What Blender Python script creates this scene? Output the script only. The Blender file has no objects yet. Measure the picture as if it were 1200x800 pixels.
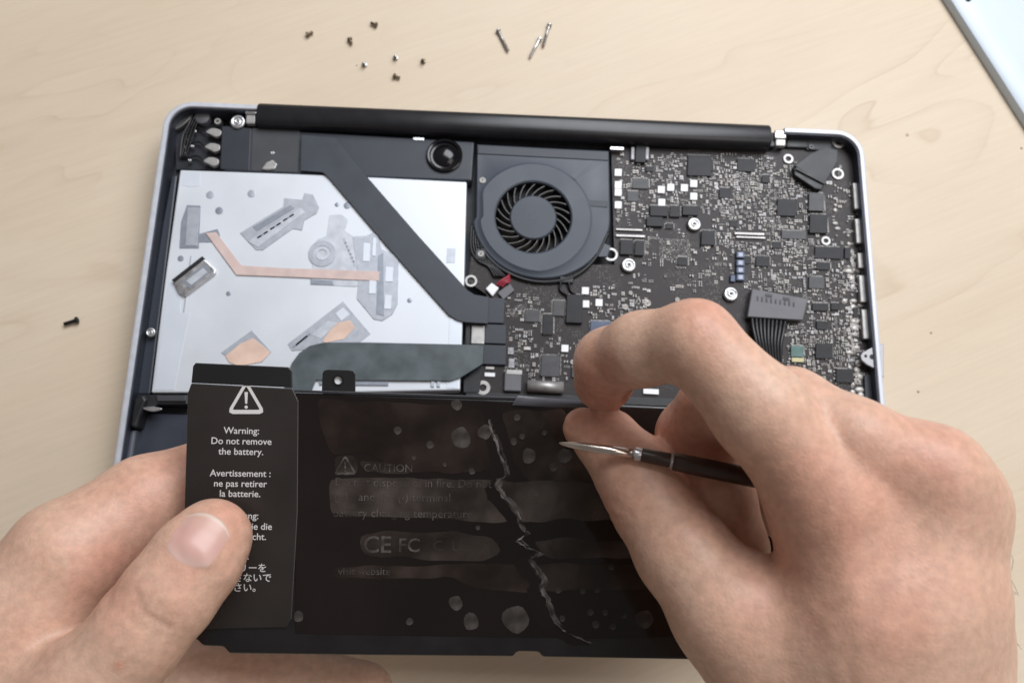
import bpy, bmesh, math, random
import numpy as np
from math import radians, sin, cos, tan, pi, atan2, hypot
from mathutils import Vector, Matrix

S = bpy.context.scene
COL = S.collection
MM = 0.001
rng = random.Random(7)
nrng = np.random.default_rng(11)

# ------------------------------------------------------------------ camera
FPX = 960.0                                   # focal length in pixels of the 1200 px wide photograph
_F = np.array([tan(radians(2.0)), tan(radians(14.0)), -1.0]); _F /= np.linalg.norm(_F)
_R = np.cross(_F, [0, 1, 0]); _R /= np.linalg.norm(_R)
_U = np.cross(_R, _F)
_C = np.array([0, 0, 20.0]) - _F * (345.0 / -_F[2])      # millimetres

cd = bpy.data.cameras.new('camera'); cam = bpy.data.objects.new('camera', cd); COL.objects.link(cam)
m = Matrix.Identity(4)
for i in range(3):
    m[i][0], m[i][1], m[i][2], m[i][3] = _R[i], _U[i], -_F[i], _C[i] * MM
cam.matrix_world = m
cd.sensor_width = 36; cd.lens = 36 * FPX / 1200
cd.clip_start = 0.01; cd.clip_end = 20
cd.dof.use_dof = True; cd.dof.focus_distance = 0.262; cd.dof.aperture_fstop = 17
S.camera = cam

# ------------------------------------------------------------------ world and lamps
W = bpy.data.worlds.new('World'); S.world = W; W.use_nodes = True
bg = W.node_tree.nodes['Background']
bg.inputs[0].default_value = (1.0, 0.91, 0.85, 1); bg.inputs[1].default_value = 0.19

def area(name, loc, target, sx, sy, power, col):
    ld = bpy.data.lights.new(name, 'AREA'); ld.shape = 'RECTANGLE'; ld.size = sx; ld.size_y = sy
    ld.energy = power; ld.color = col
    o = bpy.data.objects.new(name, ld); COL.objects.link(o); o.location = loc
    o.rotation_euler = (Vector(target) - Vector(loc)).to_track_quat('-Z', 'Y').to_euler()
    return o
area('window_light', (0.38, 0.66, 1.0), (0, 0, 0.03), 1.0, 0.8, 18.5, (0.93, 0.96, 1.0))
area('ceiling_light', (0.75, -0.25, 1.0), (0, 0, 0.05), 0.7, 0.7, 3.0, (1.0, 0.95, 0.88))

vs = S.view_settings
vs.view_transform = 'Standard'; vs.look = 'None'; vs.exposure = 0.0; vs.gamma = 1; vs.use_curve_mapping = False
S.render.engine = 'CYCLES'
S.cycles.max_bounces = 8

# ------------------------------------------------------------------ geometry helpers (all millimetres)
def ray(px, py): return _F + _R * (px - 600) / FPX + _U * (400 - py) / FPX
def P(px, py, z):
    """point of the horizontal plane at height z seen at that place of the photograph"""
    d = ray(px, py); return _C + d * ((z - _C[2]) / d[2])
def K(px, py, depth): return _C + ray(px, py) * depth
WL = {}
def obj_from(name, me, loc, mat, parent=None, smooth=False):
    o = bpy.data.objects.new(name, me); COL.objects.link(o)
    loc = np.asarray(loc, float); WL[o] = loc
    base = WL[parent] if parent else np.zeros(3)
    if parent: o.parent = parent
    o.location = (loc - base) * MM
    if mat and not me.materials: me.materials.append(mat)
    if smooth:
        for p in me.polygons: p.use_smooth = True
    return o
def mesh(name, verts, faces, mat, parent=None, smooth=False, bevel=0, seg=2, loc=None):
    v = np.asarray(verts, float)
    if loc is None: loc = (v.min(0) + v.max(0)) / 2; loc[2] = v[:, 2].min()
    me = bpy.data.meshes.new(name); me.from_pydata(((v - loc) * MM).tolist(), [], faces); 
    bm = bmesh.new(); bm.from_mesh(me); bmesh.ops.recalc_face_normals(bm, faces=bm.faces[:]); bm.to_mesh(me); bm.free()
    o = obj_from(name, me, loc, mat, parent, smooth)
    if bevel:
        b = o.modifiers.new('bevel', 'BEVEL'); b.width = bevel * MM; b.segments = seg; b.limit_method = 'ANGLE'; b.angle_limit = radians(35)
    return o
def empty(name, loc):
    o = bpy.data.objects.new(name, None); COL.objects.link(o); o.location = np.asarray(loc, float) * MM
    o.empty_display_size = 0.01; WL[o] = np.asarray(loc, float); return o
def tag(o, label=None, cat=None, group=None, kind=None):
    if label: o['label'] = label
    if cat: o['category'] = cat
    if group: o['group'] = group
    if kind: o['kind'] = kind
    return o
def prism_vf(top, dz):
    n = len(top); top = np.asarray(top, float); bot = top.copy()
    if np.isscalar(dz): bot[:, 2] -= dz
    else: bot = top - np.asarray(dz)
    f = [list(range(n)), list(range(2 * n - 1, n - 1, -1))]
    for i in range(n): j = (i + 1) % n; f.append([j, i, n + i, n + j])
    return np.vstack([top, bot]), f
def prism(name, pts, ztop, h, mat, parent=None, bevel=0, seg=2, smooth=False):
    v, f = prism_vf([P(x, y, ztop) for x, y in pts], h)
    return mesh(name, v, f, mat, parent, smooth, bevel, seg)
def rect(cx, cy, w, h, ang=2.0):
    c, s = cos(radians(ang)), sin(radians(ang))
    return [(cx + c * a * w / 2 - s * b * h / 2, cy + s * a * w / 2 + c * b * h / 2) for a, b in ((-1, -1), (1, -1), (1, 1), (-1, 1))]
def rbox(name, x0, y0, x1, y1, ztop, h, mat, parent=None, bevel=0, ang=2.0, seg=2):
    return prism(name, rect((x0 + x1) / 2, (y0 + y1) / 2, x1 - x0, y1 - y0, ang), ztop, h, mat, parent, bevel, seg)
def lathe_vf(c, prof, seg=24, axis=(0, 0, 1)):
    """prof: (radius, height) pairs from bottom to top"""
    ax = np.asarray(axis, float); ax /= np.linalg.norm(ax)
    u = np.cross(ax, [0.3, 0.9, 0.1]); u /= np.linalg.norm(u); w = np.cross(ax, u)
    v = []; f = []
    for r, z in prof:
        for k in range(seg):
            a = 2 * pi * k / seg; v.append(np.asarray(c) + ax * z + (u * cos(a) + w * sin(a)) * r)
    for i in range(len(prof) - 1):
        for k in range(seg):
            k2 = (k + 1) % seg; f.append([i * seg + k, i * seg + k2, (i + 1) * seg + k2, (i + 1) * seg + k])
    f.append(list(range(seg - 1, -1, -1))); f.append([(len(prof) - 1) * seg + k for k in range(seg)])
    return v, f
def lathe(name, c, prof, mat, parent=None, seg=24, axis=(0, 0, 1), smooth=True):
    v, f = lathe_vf(c, prof, seg, axis)
    o = mesh(name, v, f, mat, parent, smooth)
    if smooth:
        e = o.modifiers.new('split', 'EDGE_SPLIT'); e.split_angle = radians(40)
    return o
def washer(name, c, ri, ro, h, mat, parent=None, seg=28):
    v = []; f = []
    for r, z in ((ri, 0), (ri, h), (ro, h), (ro, 0)):
        for k in range(seg):
            a = 2 * pi * k / seg; v.append((c[0] + r * cos(a), c[1] + r * sin(a), c[2] + z))
    for i in range(4):
        j = (i + 1) % 4
        for k in range(seg):
            k2 = (k + 1) % seg; f.append([i * seg + k, i * seg + k2, j * seg + k2, j * seg + k])
    return mesh(name, v, f, mat, parent)
def tube_vf(pts, r, seg=8):
    pts = np.asarray(pts, float); n = len(pts); rr = r if hasattr(r, '__len__') else [r] * n
    v = []; f = []; up = np.array([0.13, 0.27, 0.95])
    for i in range(n):
        t = pts[min(i + 1, n - 1)] - pts[max(i - 1, 0)]; t /= np.linalg.norm(t) + 1e-9
        a = np.cross(t, up); a /= np.linalg.norm(a) + 1e-9; b = np.cross(t, a)
        for k in range(seg):
            q = 2 * pi * k / seg; v.append(pts[i] + (a * cos(q) + b * sin(q)) * rr[i])
    for i in range(n - 1):
        for k in range(seg):
            k2 = (k + 1) % seg; f.append([i * seg + k, i * seg + k2, (i + 1) * seg + k2, (i + 1) * seg + k])
    f.append(list(range(seg))); f.append([(n - 1) * seg + k for k in range(seg)])
    return v, f
def tube(name, pts, r, mat, parent=None, seg=8):
    v, f = tube_vf(pts, r, seg); return mesh(name, v, f, mat, parent, True)
def spline(pts, n=8):
    pts = [np.asarray(p, float) for p in pts]; out = []
    ext = [2 * pts[0] - pts[1]] + pts + [2 * pts[-1] - pts[-2]]
    for i in range(1, len(ext) - 2):
        p0, p1, p2, p3 = ext[i - 1:i + 3]
        for k in range(n):
            t = k / n
            out.append(0.5 * (2 * p1 + (p2 - p0) * t + (2 * p0 - 5 * p1 + 4 * p2 - p3) * t * t + (3 * p1 - p0 - 3 * p2 + p3) * t ** 3))
    out.append(pts[-1]); return out
def sm2(pts, n=5):                            # smoothed closed pixel outline
    L = len(pts); out = []
    for i in range(L):
        p0, p1, p2, p3 = [np.array(pts[(i + k) % L], float) for k in (-1, 0, 1, 2)]
        for k in range(n):
            t = k / n
            out.append(0.5 * (2 * p1 + (p2 - p0) * t + (2 * p0 - 5 * p1 + 4 * p2 - p3) * t * t + (3 * p1 - p0 - 3 * p2 + p3) * t ** 3))
    return out

# ------------------------------------------------------------------ materials
def mat(name, col, rough=0.5, metal=0.0, var=0.0, vscale=120, bump=0.0, bscale=600, rvar=0.0, spec=0.5, coat=0.0, col2=None, sss=0):
    M = bpy.data.materials.new(name); M.use_nodes = True
    nt = M.node_tree; b = nt.nodes['Principled BSDF']; L = nt.links
    b.inputs['Base Color'].default_value = (*col, 1); b.inputs['Roughness'].default_value = rough
    b.inputs['Metallic'].default_value = metal; b.inputs['Specular IOR Level'].default_value = spec
    b.inputs['Coat Weight'].default_value = coat
    tc = nt.nodes.new('ShaderNodeTexCoord')
    if var or rvar or col2:
        n = nt.nodes.new('ShaderNodeTexNoise'); n.inputs['Scale'].default_value = vscale; n.inputs['Detail'].default_value = 5
        L.new(tc.outputs['Object'], n.inputs['Vector'])
        if var or col2:
            r = nt.nodes.new('ShaderNodeValToRGB'); c2 = col2 or tuple(min(1, c * (1 + var)) for c in col); c1 = col if col2 else tuple(c * (1 - var) for c in col)
            r.color_ramp.elements[0].position = .33; r.color_ramp.elements[1].position = .67
            r.color_ramp.elements[0].color = (*c1, 1); r.color_ramp.elements[1].color = (*c2, 1)
            L.new(n.outputs['Fac'], r.inputs['Fac']); L.new(r.outputs['Color'], b.inputs['Base Color'])
        if rvar:
            mr = nt.nodes.new('ShaderNodeMapRange'); mr.inputs['From Min'].default_value = .3; mr.inputs['From Max'].default_value = .7
            mr.inputs['To Min'].default_value = max(0.03, rough - rvar); mr.inputs['To Max'].default_value = min(1, rough + rvar)
            L.new(n.outputs['Fac'], mr.inputs['Value']); L.new(mr.outputs['Result'], b.inputs['Roughness'])
    if bump:
        n2 = nt.nodes.new('ShaderNodeTexNoise'); n2.inputs['Scale'].default_value = bscale; n2.inputs['Detail'].default_value = 4
        L.new(tc.outputs['Object'], n2.inputs['Vector'])
        bp = nt.nodes.new('ShaderNodeBump'); bp.inputs['Strength'].default_value = 1; bp.inputs['Distance'].default_value = bump * MM
        L.new(n2.outputs['Fac'], bp.inputs['Height']); L.new(bp.outputs['Normal'], b.inputs['Normal'])
    return M

M_alu = mat('brushed_aluminium', (0.60, 0.62, 0.68), 0.5, 0.3, 0.05, 300, 0.01, 3000, 0.06)
M_alu_in = mat('aluminium_darkened', (0.10, 0.11, 0.14), 0.45, 0.8, 0.1, 200)  # case aluminium darkened to stand for the shade along the inner wall
M_black = mat('black_plastic', (0.012, 0.013, 0.016), 0.45, 0, 0.3, 200, 0.02, 1500, 0.1)
M_bar = mat('hinge_plastic', (0.013, 0.013, 0.016), 0.33, 0, 0.15, 150, 0.004, 3000, 0.02)
M_cavity = mat('cavity_dark', (0.012, 0.014, 0.02), 0.6, 0, 0.4, 150)
M_speaker = mat('speaker_plastic', (0.030, 0.036, 0.048), 0.48, 0, 0.12, 90, 0.01, 2500, 0.06)
M_grey = mat('grey_plastic', (0.05, 0.052, 0.06), 0.55, 0, 0.12, 90, 0.02, 2000, 0.06)
M_fan = mat('fan_plastic', (0.050, 0.061, 0.082), 0.46, 0, 0.08, 60, 0.008, 3000, 0.06)
M_fan_d = mat('fan_plastic_strip', (0.036, 0.042, 0.056), 0.5, 0, 0.1, 60)
M_blade = mat('fan_blade', (0.09, 0.085, 0.08), 0.35, 0, 0.15, 300)
M_drive = mat('drive_metal', (0.71, 0.745, 0.80), 0.5, 0.35, 0.035, 40, 0.01, 1500, 0.05)
M_drive_hi = mat('drive_plate', (0.71, 0.76, 0.84), 0.45, 0.3, 0.03, 60)
M_mech = mat('drive_mechanism', (0.47, 0.50, 0.56), 0.42, 0.4, 0.09, 300, 0.02, 900)
M_mech_d = mat('drive_mechanism_dark', (0.31, 0.34, 0.40), 0.42, 0.4, 0.1, 300, 0.02, 900)
M_mech_l = mat('drive_mechanism_pale', (0.57, 0.60, 0.66), 0.45, 0.3, 0.12, 200)
M_flex = mat('copper_flex', (0.64, 0.50, 0.47), 0.5, 0, 0.1, 150)
M_peach = mat('peach_patch', (0.74, 0.54, 0.44), 0.5, 0, 0.12, 90)  # flat peach tone of the patches on the grey drive plates
M_chrome = mat('bright_metal', (0.62, 0.62, 0.64), 0.33, 0.9, 0.1, 400, 0, 0, 0.1)
M_steel = mat('steel', (0.55, 0.54, 0.52), 0.32, 1.0, 0.2, 900)
M_white = mat('white_pad', (0.88, 0.89, 0.92), 0.4, 0.0, 0.04, 400)
M_ribbon = mat('ribbon_black', (0.034, 0.041, 0.055), 0.42, 0, 0.15, 70, 0.05, 120, 0.08)
M_ribbon2 = mat('ribbon_grey', (0.085, 0.105, 0.115), 0.4, 0, 0.25, 90, 0.05, 120, 0.1)
M_chip = mat('chip_black', (0.020, 0.020, 0.024), 0.5, 0, 0.2, 300, 0.01, 3000, spec=.3)
M_chip2 = mat('chip_grey', (0.05, 0.05, 0.055), 0.5, 0, 0.2, 300)
M_blue = mat('inductor_blue', (0.06, 0.08, 0.14), 0.4, 0.1, 0.2, 300)
M_pad = mat('solder', (0.46, 0.44, 0.42), 0.5, 0.5, 0.3, 900)
M_cap = mat('capacitor_tan', (0.27, 0.24, 0.22), 0.5, 0, 0.3, 900)
M_cap2 = mat('capacitor_grey', (0.30, 0.30, 0.32), 0.45, 0.2, 0.35, 900)
M_conn = mat('connector_grey', (0.13, 0.13, 0.145), 0.5, 0, 0.08, 200)
M_wire = mat('wire_black', (0.01, 0.01, 0.012), 0.35)
M_red = mat('wire_red', (0.30, 0.03, 0.05), 0.45)
M_port = mat('port_shell', (0.42, 0.41, 0.40), 0.45, 0.6, 0.15, 300)
M_green = mat('green_flex', (0.08, 0.16, 0.15), 0.5, 0, 0.2, 300)
M_screw = mat('screw_brass', (0.20, 0.16, 0.11), 0.42, 0.8, 0.3, 900)
M_screwl = mat('screw_steel', (0.36, 0.35, 0.34), 0.35, 0.9, 0.3, 900)
M_screwd = mat('screw_black', (0.02, 0.02, 0.02), 0.4, 0.4)

def board_material():
    M = bpy.data.materials.new('circuit_board'); M.use_nodes = True; nt = M.node_tree; L = nt.links
    b = nt.nodes['Principled BSDF']; b.inputs['Roughness'].default_value = .45; b.inputs['Specular IOR Level'].default_value = .25
    tc = nt.nodes.new('ShaderNodeTexCoord')
    mp = nt.nodes.new('ShaderNodeMapping'); mp.inputs['Rotation'].default_value = (0, 0, radians(1.6)); L.new(tc.outputs['Object'], mp.inputs['Vector'])
    v = nt.nodes.new('ShaderNodeTexVoronoi'); v.distance = 'CHEBYCHEV'; v.inputs['Scale'].default_value = 900; v.inputs['Randomness'].default_value = .55
    L.new(mp.outputs['Vector'], v.inputs['Vector'])
    lt = nt.nodes.new('ShaderNodeMath'); lt.operation = 'LESS_THAN'; lt.inputs[1].default_value = .24; L.new(v.outputs['Distance'], lt.inputs[0])
    n = nt.nodes.new('ShaderNodeTexNoise'); n.inputs['Scale'].default_value = 75; n.inputs['Detail'].default_value = 3; L.new(tc.outputs['Object'], n.inputs['Vector'])
    gt = nt.nodes.new('ShaderNodeMapRange'); gt.inputs['From Min'].default_value = .48; gt.inputs['From Max'].default_value = .62; L.new(n.outputs['Fac'], gt.inputs['Value'])
    mu = nt.nodes.new('ShaderNodeMath'); mu.operation = 'MULTIPLY'; L.new(lt.outputs[0], mu.inputs[0]); L.new(gt.outputs['Result'], mu.inputs[1])
    n2 = nt.nodes.new('ShaderNodeTexNoise'); n2.inputs['Scale'].default_value = 40; L.new(tc.outputs['Object'], n2.inputs['Vector'])
    r = nt.nodes.new('ShaderNodeValToRGB'); r.color_ramp.elements[0].color = (.026, .021, .022, 1); r.color_ramp.elements[1].color = (.040, .034, .035, 1)
    L.new(n2.outputs['Fac'], r.inputs['Fac'])
    mx = nt.nodes.new('ShaderNodeMix'); mx.data_type = 'RGBA'; L.new(mu.outputs[0], mx.inputs['Factor']); L.new(r.outputs['Color'], mx.inputs['A'])
    mx.inputs['B'].default_value = (.13, .12, .115, 1); L.new(mx.outputs['Result'], b.inputs['Base Color'])
    return M
M_board = board_material()

def wood_material():
    M = bpy.data.materials.new('birch_plywood'); M.use_nodes = True; nt = M.node_tree; L = nt.links
    b = nt.nodes['Principled BSDF']; b.inputs['Roughness'].default_value = .5; b.inputs['Specular IOR Level'].default_value = .35
    tc = nt.nodes.new('ShaderNodeTexCoord')
    mp = nt.nodes.new('ShaderNodeMapping'); mp.inputs['Scale'].default_value = (1.0, 3.4, 1)
    vr = nt.nodes.new('ShaderNodeVectorRotate'); vr.rotation_type = 'Z_AXIS'; vr.inputs['Angle'].default_value = radians(-22); L.new(tc.outputs['Object'], vr.inputs['Vector'])
    L.new(vr.outputs['Vector'], mp.inputs['Vector'])
    n1 = nt.nodes.new('ShaderNodeTexNoise'); n1.inputs['Scale'].default_value = 5.5; n1.inputs['Detail'].default_value = 2; n1.inputs['Distortion'].default_value = .6
    L.new(mp.outputs['Vector'], n1.inputs['Vector'])
    # contour lines of a stretched height field: cathedral grain
    mu = nt.nodes.new('ShaderNodeMath'); mu.operation = 'MULTIPLY'; mu.inputs[1].default_value = 8; L.new(n1.outputs['Fac'], mu.inputs[0])
    fr = nt.nodes.new('ShaderNodeMath'); fr.operation = 'FRACT'; L.new(mu.outputs[0], fr.inputs[0])
    ln = nt.nodes.new('ShaderNodeValToRGB'); cr = ln.color_ramp
    cr.elements[0].position = 0; cr.elements[0].color = (0, 0, 0, 1); cr.elements[1].position = 1; cr.elements[1].color = (0, 0, 0, 1)
    for p, c in ((.70, .06), (.90, .26), (.95, .55), (.97, .16)):
        e = cr.elements.new(p); e.color = (c, c, c, 1)
    L.new(fr.outputs[0], ln.inputs['Fac'])
    mk = nt.nodes.new('ShaderNodeTexNoise'); mk.inputs['Scale'].default_value = 7; mk.inputs['Detail'].default_value = 3; L.new(mp.outputs['Vector'], mk.inputs['Vector'])
    mkr = nt.nodes.new('ShaderNodeMapRange'); mkr.inputs['From Min'].default_value = .47; mkr.inputs['From Max'].default_value = .72; L.new(mk.outputs['Fac'], mkr.inputs['Value'])
    g = nt.nodes.new('ShaderNodeMath'); g.operation = 'MULTIPLY'; L.new(ln.outputs['Color'], g.inputs[0]); L.new(mkr.outputs['Result'], g.inputs[1])
    # base tone drift and fine fibres
    n2 = nt.nodes.new('ShaderNodeTexNoise'); n2.inputs['Scale'].default_value = 4; n2.inputs['Detail'].default_value = 6; n2.inputs['Roughness'].default_value = .62; L.new(mp.outputs['Vector'], n2.inputs['Vector'])
    base = nt.nodes.new('ShaderNodeValToRGB'); be = base.color_ramp.elements
    be[0].position = .36; be[0].position = .3; be[0].color = (.635, .52, .39, 1); be[1].position = .70; be[1].color = (.68, .58, .455, 1)
    L.new(n2.outputs['Fac'], base.inputs['Fac'])
    mp2 = nt.nodes.new('ShaderNodeMapping'); mp2.inputs['Scale'].default_value = (30, 520, 1)
    L.new(vr.outputs['Vector'], mp2.inputs['Vector'])
    n3 = nt.nodes.new('ShaderNodeTexNoise'); n3.inputs['Scale'].default_value = 1; n3.inputs['Detail'].default_value = 4; L.new(mp2.outputs['Vector'], n3.inputs['Vector'])
    f3 = nt.nodes.new('ShaderNodeMapRange'); f3.inputs['From Min'].default_value = .3; f3.inputs['From Max'].default_value = .7; f3.inputs['To Min'].default_value = .97; f3.inputs['To Max'].default_value = 1.025
    L.new(n3.outputs['Fac'], f3.inputs['Value'])
    m1 = nt.nodes.new('ShaderNodeMix'); m1.data_type = 'RGBA'; L.new(g.outputs[0], m1.inputs['Factor']); L.new(base.outputs['Color'], m1.inputs['A']); m1.inputs['B'].default_value = (.49, .365, .25, 1)
    m2 = nt.nodes.new('ShaderNodeVectorMath'); m2.operation = 'SCALE'; L.new(m1.outputs['Result'], m2.inputs[0]); L.new(f3.outputs['Result'], m2.inputs['Scale'])
    L.new(m2.outputs['Vector'], b.inputs['Base Color'])
    bp = nt.nodes.new('ShaderNodeBump'); bp.inputs['Distance'].default_value = .00006; L.new(n3.outputs['Fac'], bp.inputs['Height']); L.new(bp.outputs['Normal'], b.inputs['Normal'])
    return M

# ------------------------------------------------------------------ table
tv, tf = prism_vf([(-700, -450, 0), (700, -450, 0), (700, 600, 0), (-700, 600, 0)], 22)
tag(mesh('table_top', tv, tf, wood_material(), None, False, 1.5), 'pale birch plywood table top under the opened laptop', 'table', kind='structure')

# ------------------------------------------------------------------ laptop base, upside down, bottom cover off
LA = radians(-1.63)
_o = P(194, 117, 20); _ux = np.array([cos(LA), sin(LA), 0]); _uy = np.array([sin(LA), -cos(LA), 0])
def lap(u, v, z): q = _o + _ux * u + _uy * v; return np.array([q[0], q[1], z])
LW, LD = 326.0, 227.0
laptop = empty('laptop', lap(LW / 2, LD / 2, 0))
tag(laptop, 'opened silver laptop with bottom cover off, circuit board and fan showing', 'laptop')

def rr_loop(inset, r, n=10):
    pts = []; x0, y0, x1, y1 = inset, inset, LW - inset, LD - inset; r = max(r - inset, 1.0)
    for cx, cy, a0 in ((x0 + r, y0 + r, 180), (x1 - r, y0 + r, 270), (x1 - r, y1 - r, 0), (x0 + r, y1 - r, 90)):
        for k in range(n + 1):
            a = radians(a0 + 90 * k / n); pts.append((cx + r * cos(a), cy + r * sin(a)))
    return pts
NOT0, NOT1 = 46.5, 288.5                       # hinge opening in the rear edge
def rim(name, prof, m_, bevel=0.0):
    """prof: (inset, z) closed profile swept round the case outline, open at the hinge"""
    loops = [rr_loop(i, 13) for i, z in prof]
    n = len(loops[0]); k0 = 10                 # after loop index 10 comes the rear straight edge
    paths = []
    for (i, z), lp in zip(prof, loops):
        seq = lp[k0 + 1:] + lp[:k0 + 1]
        seq = [(NOT1, seq[0][1])] + seq + [(NOT0, seq[-1][1])]
        paths.append([lap(x, y, z) for x, y in seq])
    m1 = len(paths[0]); v = [q for p in paths for q in p]; f = []
    for a in range(len(prof)):
        b = (a + 1) % len(prof)
        for k in range(m1 - 1): f.append([a * m1 + k, a * m1 + k + 1, b * m1 + k + 1, b * m1 + k])
    f.append([a * m1 for a in range(len(prof))]); f.append([a * m1 + m1 - 1 for a in range(len(prof))])
    return mesh(name, v, f, m_, laptop, False)
rim('case_rim', [(0.0, 12), (0.0, 18.8), (0.5, 19.8), (1.2, 20.0), (2.5, 20.0), (2.8, 19.6), (2.8, 4)], M_alu)
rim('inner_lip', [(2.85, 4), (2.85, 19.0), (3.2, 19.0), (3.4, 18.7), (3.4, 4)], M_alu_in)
# lid and lower case body
lv, lf = prism_vf([lap(x, y, 7.5) for x, y in rr_loop(0.6, 13)], 7.4); mesh('lid', lv, lf, M_alu, laptop, False, 0.8)
cv, cf = prism_vf([lap(x, y, 8.4) for x, y in rr_loop(3.5, 13)], 0.8); mesh('case_floor', cv, cf, M_cavity, laptop)

# hinge cover: long black rounded bar
a, b = P(303, 136, 17), P(901, 161.5, 17)
ax = b - a; ax_n = ax / np.linalg.norm(ax); pe = np.cross([0, 0, 1], ax_n)
prof = []
for k in range(28):
    t = 2 * pi * k / 28; ca, sa = cos(t), sin(t)
    prof.append((math.copysign(abs(ca) ** .62, ca) * 5.9, math.copysign(abs(sa) ** .8, sa) * 5.2))
v = []; f = []
for q in (a, a + ax_n * .7, b - ax_n * .7, b):
    s_ = .93 if (q is a or q is b) else 1
    for y_, z_ in prof: v.append(q + pe * y_ * s_ + np.array([0, 0, z_ * s_ - 1]))
n = 28
for i in range(3):
    for k in range(n): f.append([i * n + k, i * n + (k + 1) % n, (i + 1) * n + (k + 1) % n, (i + 1) * n + k])
f += [list(range(n)), [3 * n + k for k in range(n)]]
o = mesh('hinge_cover', v, f, M_bar, laptop, True); e = o.modifiers.new('s', 'EDGE_SPLIT'); e.split_angle = radians(50)

# generic pieces
SCREW = {}
def screw(px, py, rpx, z, parent, m_=None, name='screw', h=1.0):
    c = P(px, py, z); r = rpx / 2.55; key = (round(r, 1), h, (m_ or M_chrome).name)
    if key not in SCREW:
        v, f = lathe_vf((0, 0, 0), [(r * .96, 0), (r, h * .5), (r * .9, h * .85), (r * .62, h), (r * .6, h * .8), (r * .42, h * .8), (r * .4, h * .95), (r * .2, h * .95), (r * .17, h * .4), (0.02, h * .35)], 20)
        me = bpy.data.meshes.new('screw'); me.from_pydata((np.array(v) * MM).tolist(), [], f); me.materials.append(m_ or M_chrome)
        for p in me.polygons: p.use_smooth = True
        SCREW[key] = me
    c[2] = z - h; return obj_from(name, SCREW[key], c, None, parent)
def ring(px, py, ri, ro, z, parent, m_=None, name='screw_boss', h=1.2):
    c = P(px, py, z); c[2] -= h; return washer(name, c, ri / 2.55, ro / 2.55, h, m_ or M_chrome, parent)

# --- optical drive
drive = prism('optical_drive', [(211, 199), (384, 205), (547, 213), (544, 330), (539, 457), (400, 460), (177, 460), (194, 320)], 16.5, 8.0, M_drive, laptop, 0.7, 3)
def dplate(name, pts, z, h, m_, bev=.12, smooth=0):
    return prism(name, sm2(pts, smooth) if smooth else pts, z, h, m_, drive, bev, 1)
dplate('corner_plate', [(214, 201), (235, 202), (234, 218), (222, 219), (213, 217)], 16.62, .3, M_drive_hi, .05)
dplate('edge_rail', [(197, 330), (213, 331), (211, 366), (222, 367), (204, 457), (181, 457)], 16.66, .3, M_drive_hi, .05)
dplate('edge_rail', [(527, 372), (541, 372), (537, 455), (523, 455)], 16.66, .3, M_drive_hi, .05)
dplate('slot_frame', [(212, 260), (219, 240), (235, 241), (233, 291), (210, 291)], 16.75, .6, M_mech_d)
dplate('slot_cover', [(220, 243), (234, 243), (231, 288), (217, 288)], 17.0, .5, M_mech, .1)
dplate('flex_clip', [(233, 274), (255, 268), (258, 276), (250, 284), (232, 284)], 16.72, .3, M_mech_d)
dplate('laser_rail', [(281, 273), (310, 255), (332, 242), (333, 232), (354, 234), (357, 226), (367, 228), (374, 243), (371, 250), (357, 258), (354, 270), (343, 268), (308, 293), (300, 293)], 16.8, .5, M_mech, .12)
dplate('laser_rod', [(290, 283), (352, 243), (358, 249), (302, 290)], 17.0, .5, M_mech_l, .2)
dplate('laser_rod', [(296, 266), (340, 240), (345, 244), (301, 271)], 16.95, .5, M_mech_d, .1)
for i in range(7): dplate('rail_rib', rect(300 + i * 7.6, 280 - i * 5.0, 2.2, 15, 58), 17.02, .3, M_mech_d if i % 2 else M_mech_l, .03)
dplate('spindle_plate', [(386, 252), (400, 251), (408, 257), (404, 270), (414, 277), (428, 276), (438, 272), (440, 330), (416, 336), (364, 333), (366, 310), (362, 300), (364, 290), (373, 280), (383, 276)], 16.72, .3, M_mech_l, .1)
ring(377.5, 297, 9.5, 15.5, 17.0, drive, M_mech, 'spindle_ring', .5); ring(377.5, 297, 5, 8, 17.05, drive, M_mech_l, 'spindle_hub', .5)
dplate('laser_carriage', [(413, 277), (424, 279), (442, 271), (447, 292), (467, 300), (466, 356), (460, 368), (448, 376), (438, 374), (418, 350), (420, 330)], 16.85, .5, M_mech, .12)
dplate('carriage_track', [(443, 300), (449, 296), (450, 370), (441, 368)], 17.05, .5, M_mech_d, .1)
for x0, y0, x1, y1 in ((426, 284, 434, 306), (433, 326, 441, 344), (452, 312, 461, 330), (451, 345, 459, 362), (437, 278, 441, 300)):
    dplate('carriage_window', [(x0, y0), (x1, y0 + 1), (x1 - 1, y1), (x0 - 1, y1)], 17.12, .5, M_drive_hi, .08)
for i in range(7): dplate('carriage_rib', rect(404 + i * 1.9, 282 + i * 4.4, 6, 2.2, 70 + 10), 16.95, .4, M_mech, 0)
dplate('copper_flex', [(241, 273), (253, 272), (283, 311), (330, 314), (445, 318), (444, 329), (330, 324), (277, 322)], 17.2, .25, M_flex, .05)
dplate('flex_painted_shadow', [(364, 327), (390, 329), (391, 334), (364, 333)], 16.9, .4, M_mech_d, .05)  # dark strip laid in as the shadow of the flex
for x, y, r in ((246.5, 228.5, 4.8), (257, 247, 4.6), (295, 227, 4.8), (395, 240, 2.6), (407, 241, 4.2), (268, 344, 2.8), (480, 352, 2.8), (212, 303, 3.6)):
    lathe('rivet', P(x, y, 16.45), [(r / 2.6, 0), (r / 2.6, .2), (r / 3.4, .28), (0.05, .28)], M_mech_d if r < 4.7 else M_mech, drive, 16)
dplate('drive_window', [(524, 291), (534, 291), (533, 308), (523, 308)], 16.6, .3, M_mech, .05)
dplate('drive_seam', [(223, 300), (224.5, 300), (216, 366), (214.5, 366)], 16.75, .3, M_mech, 0)
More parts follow.
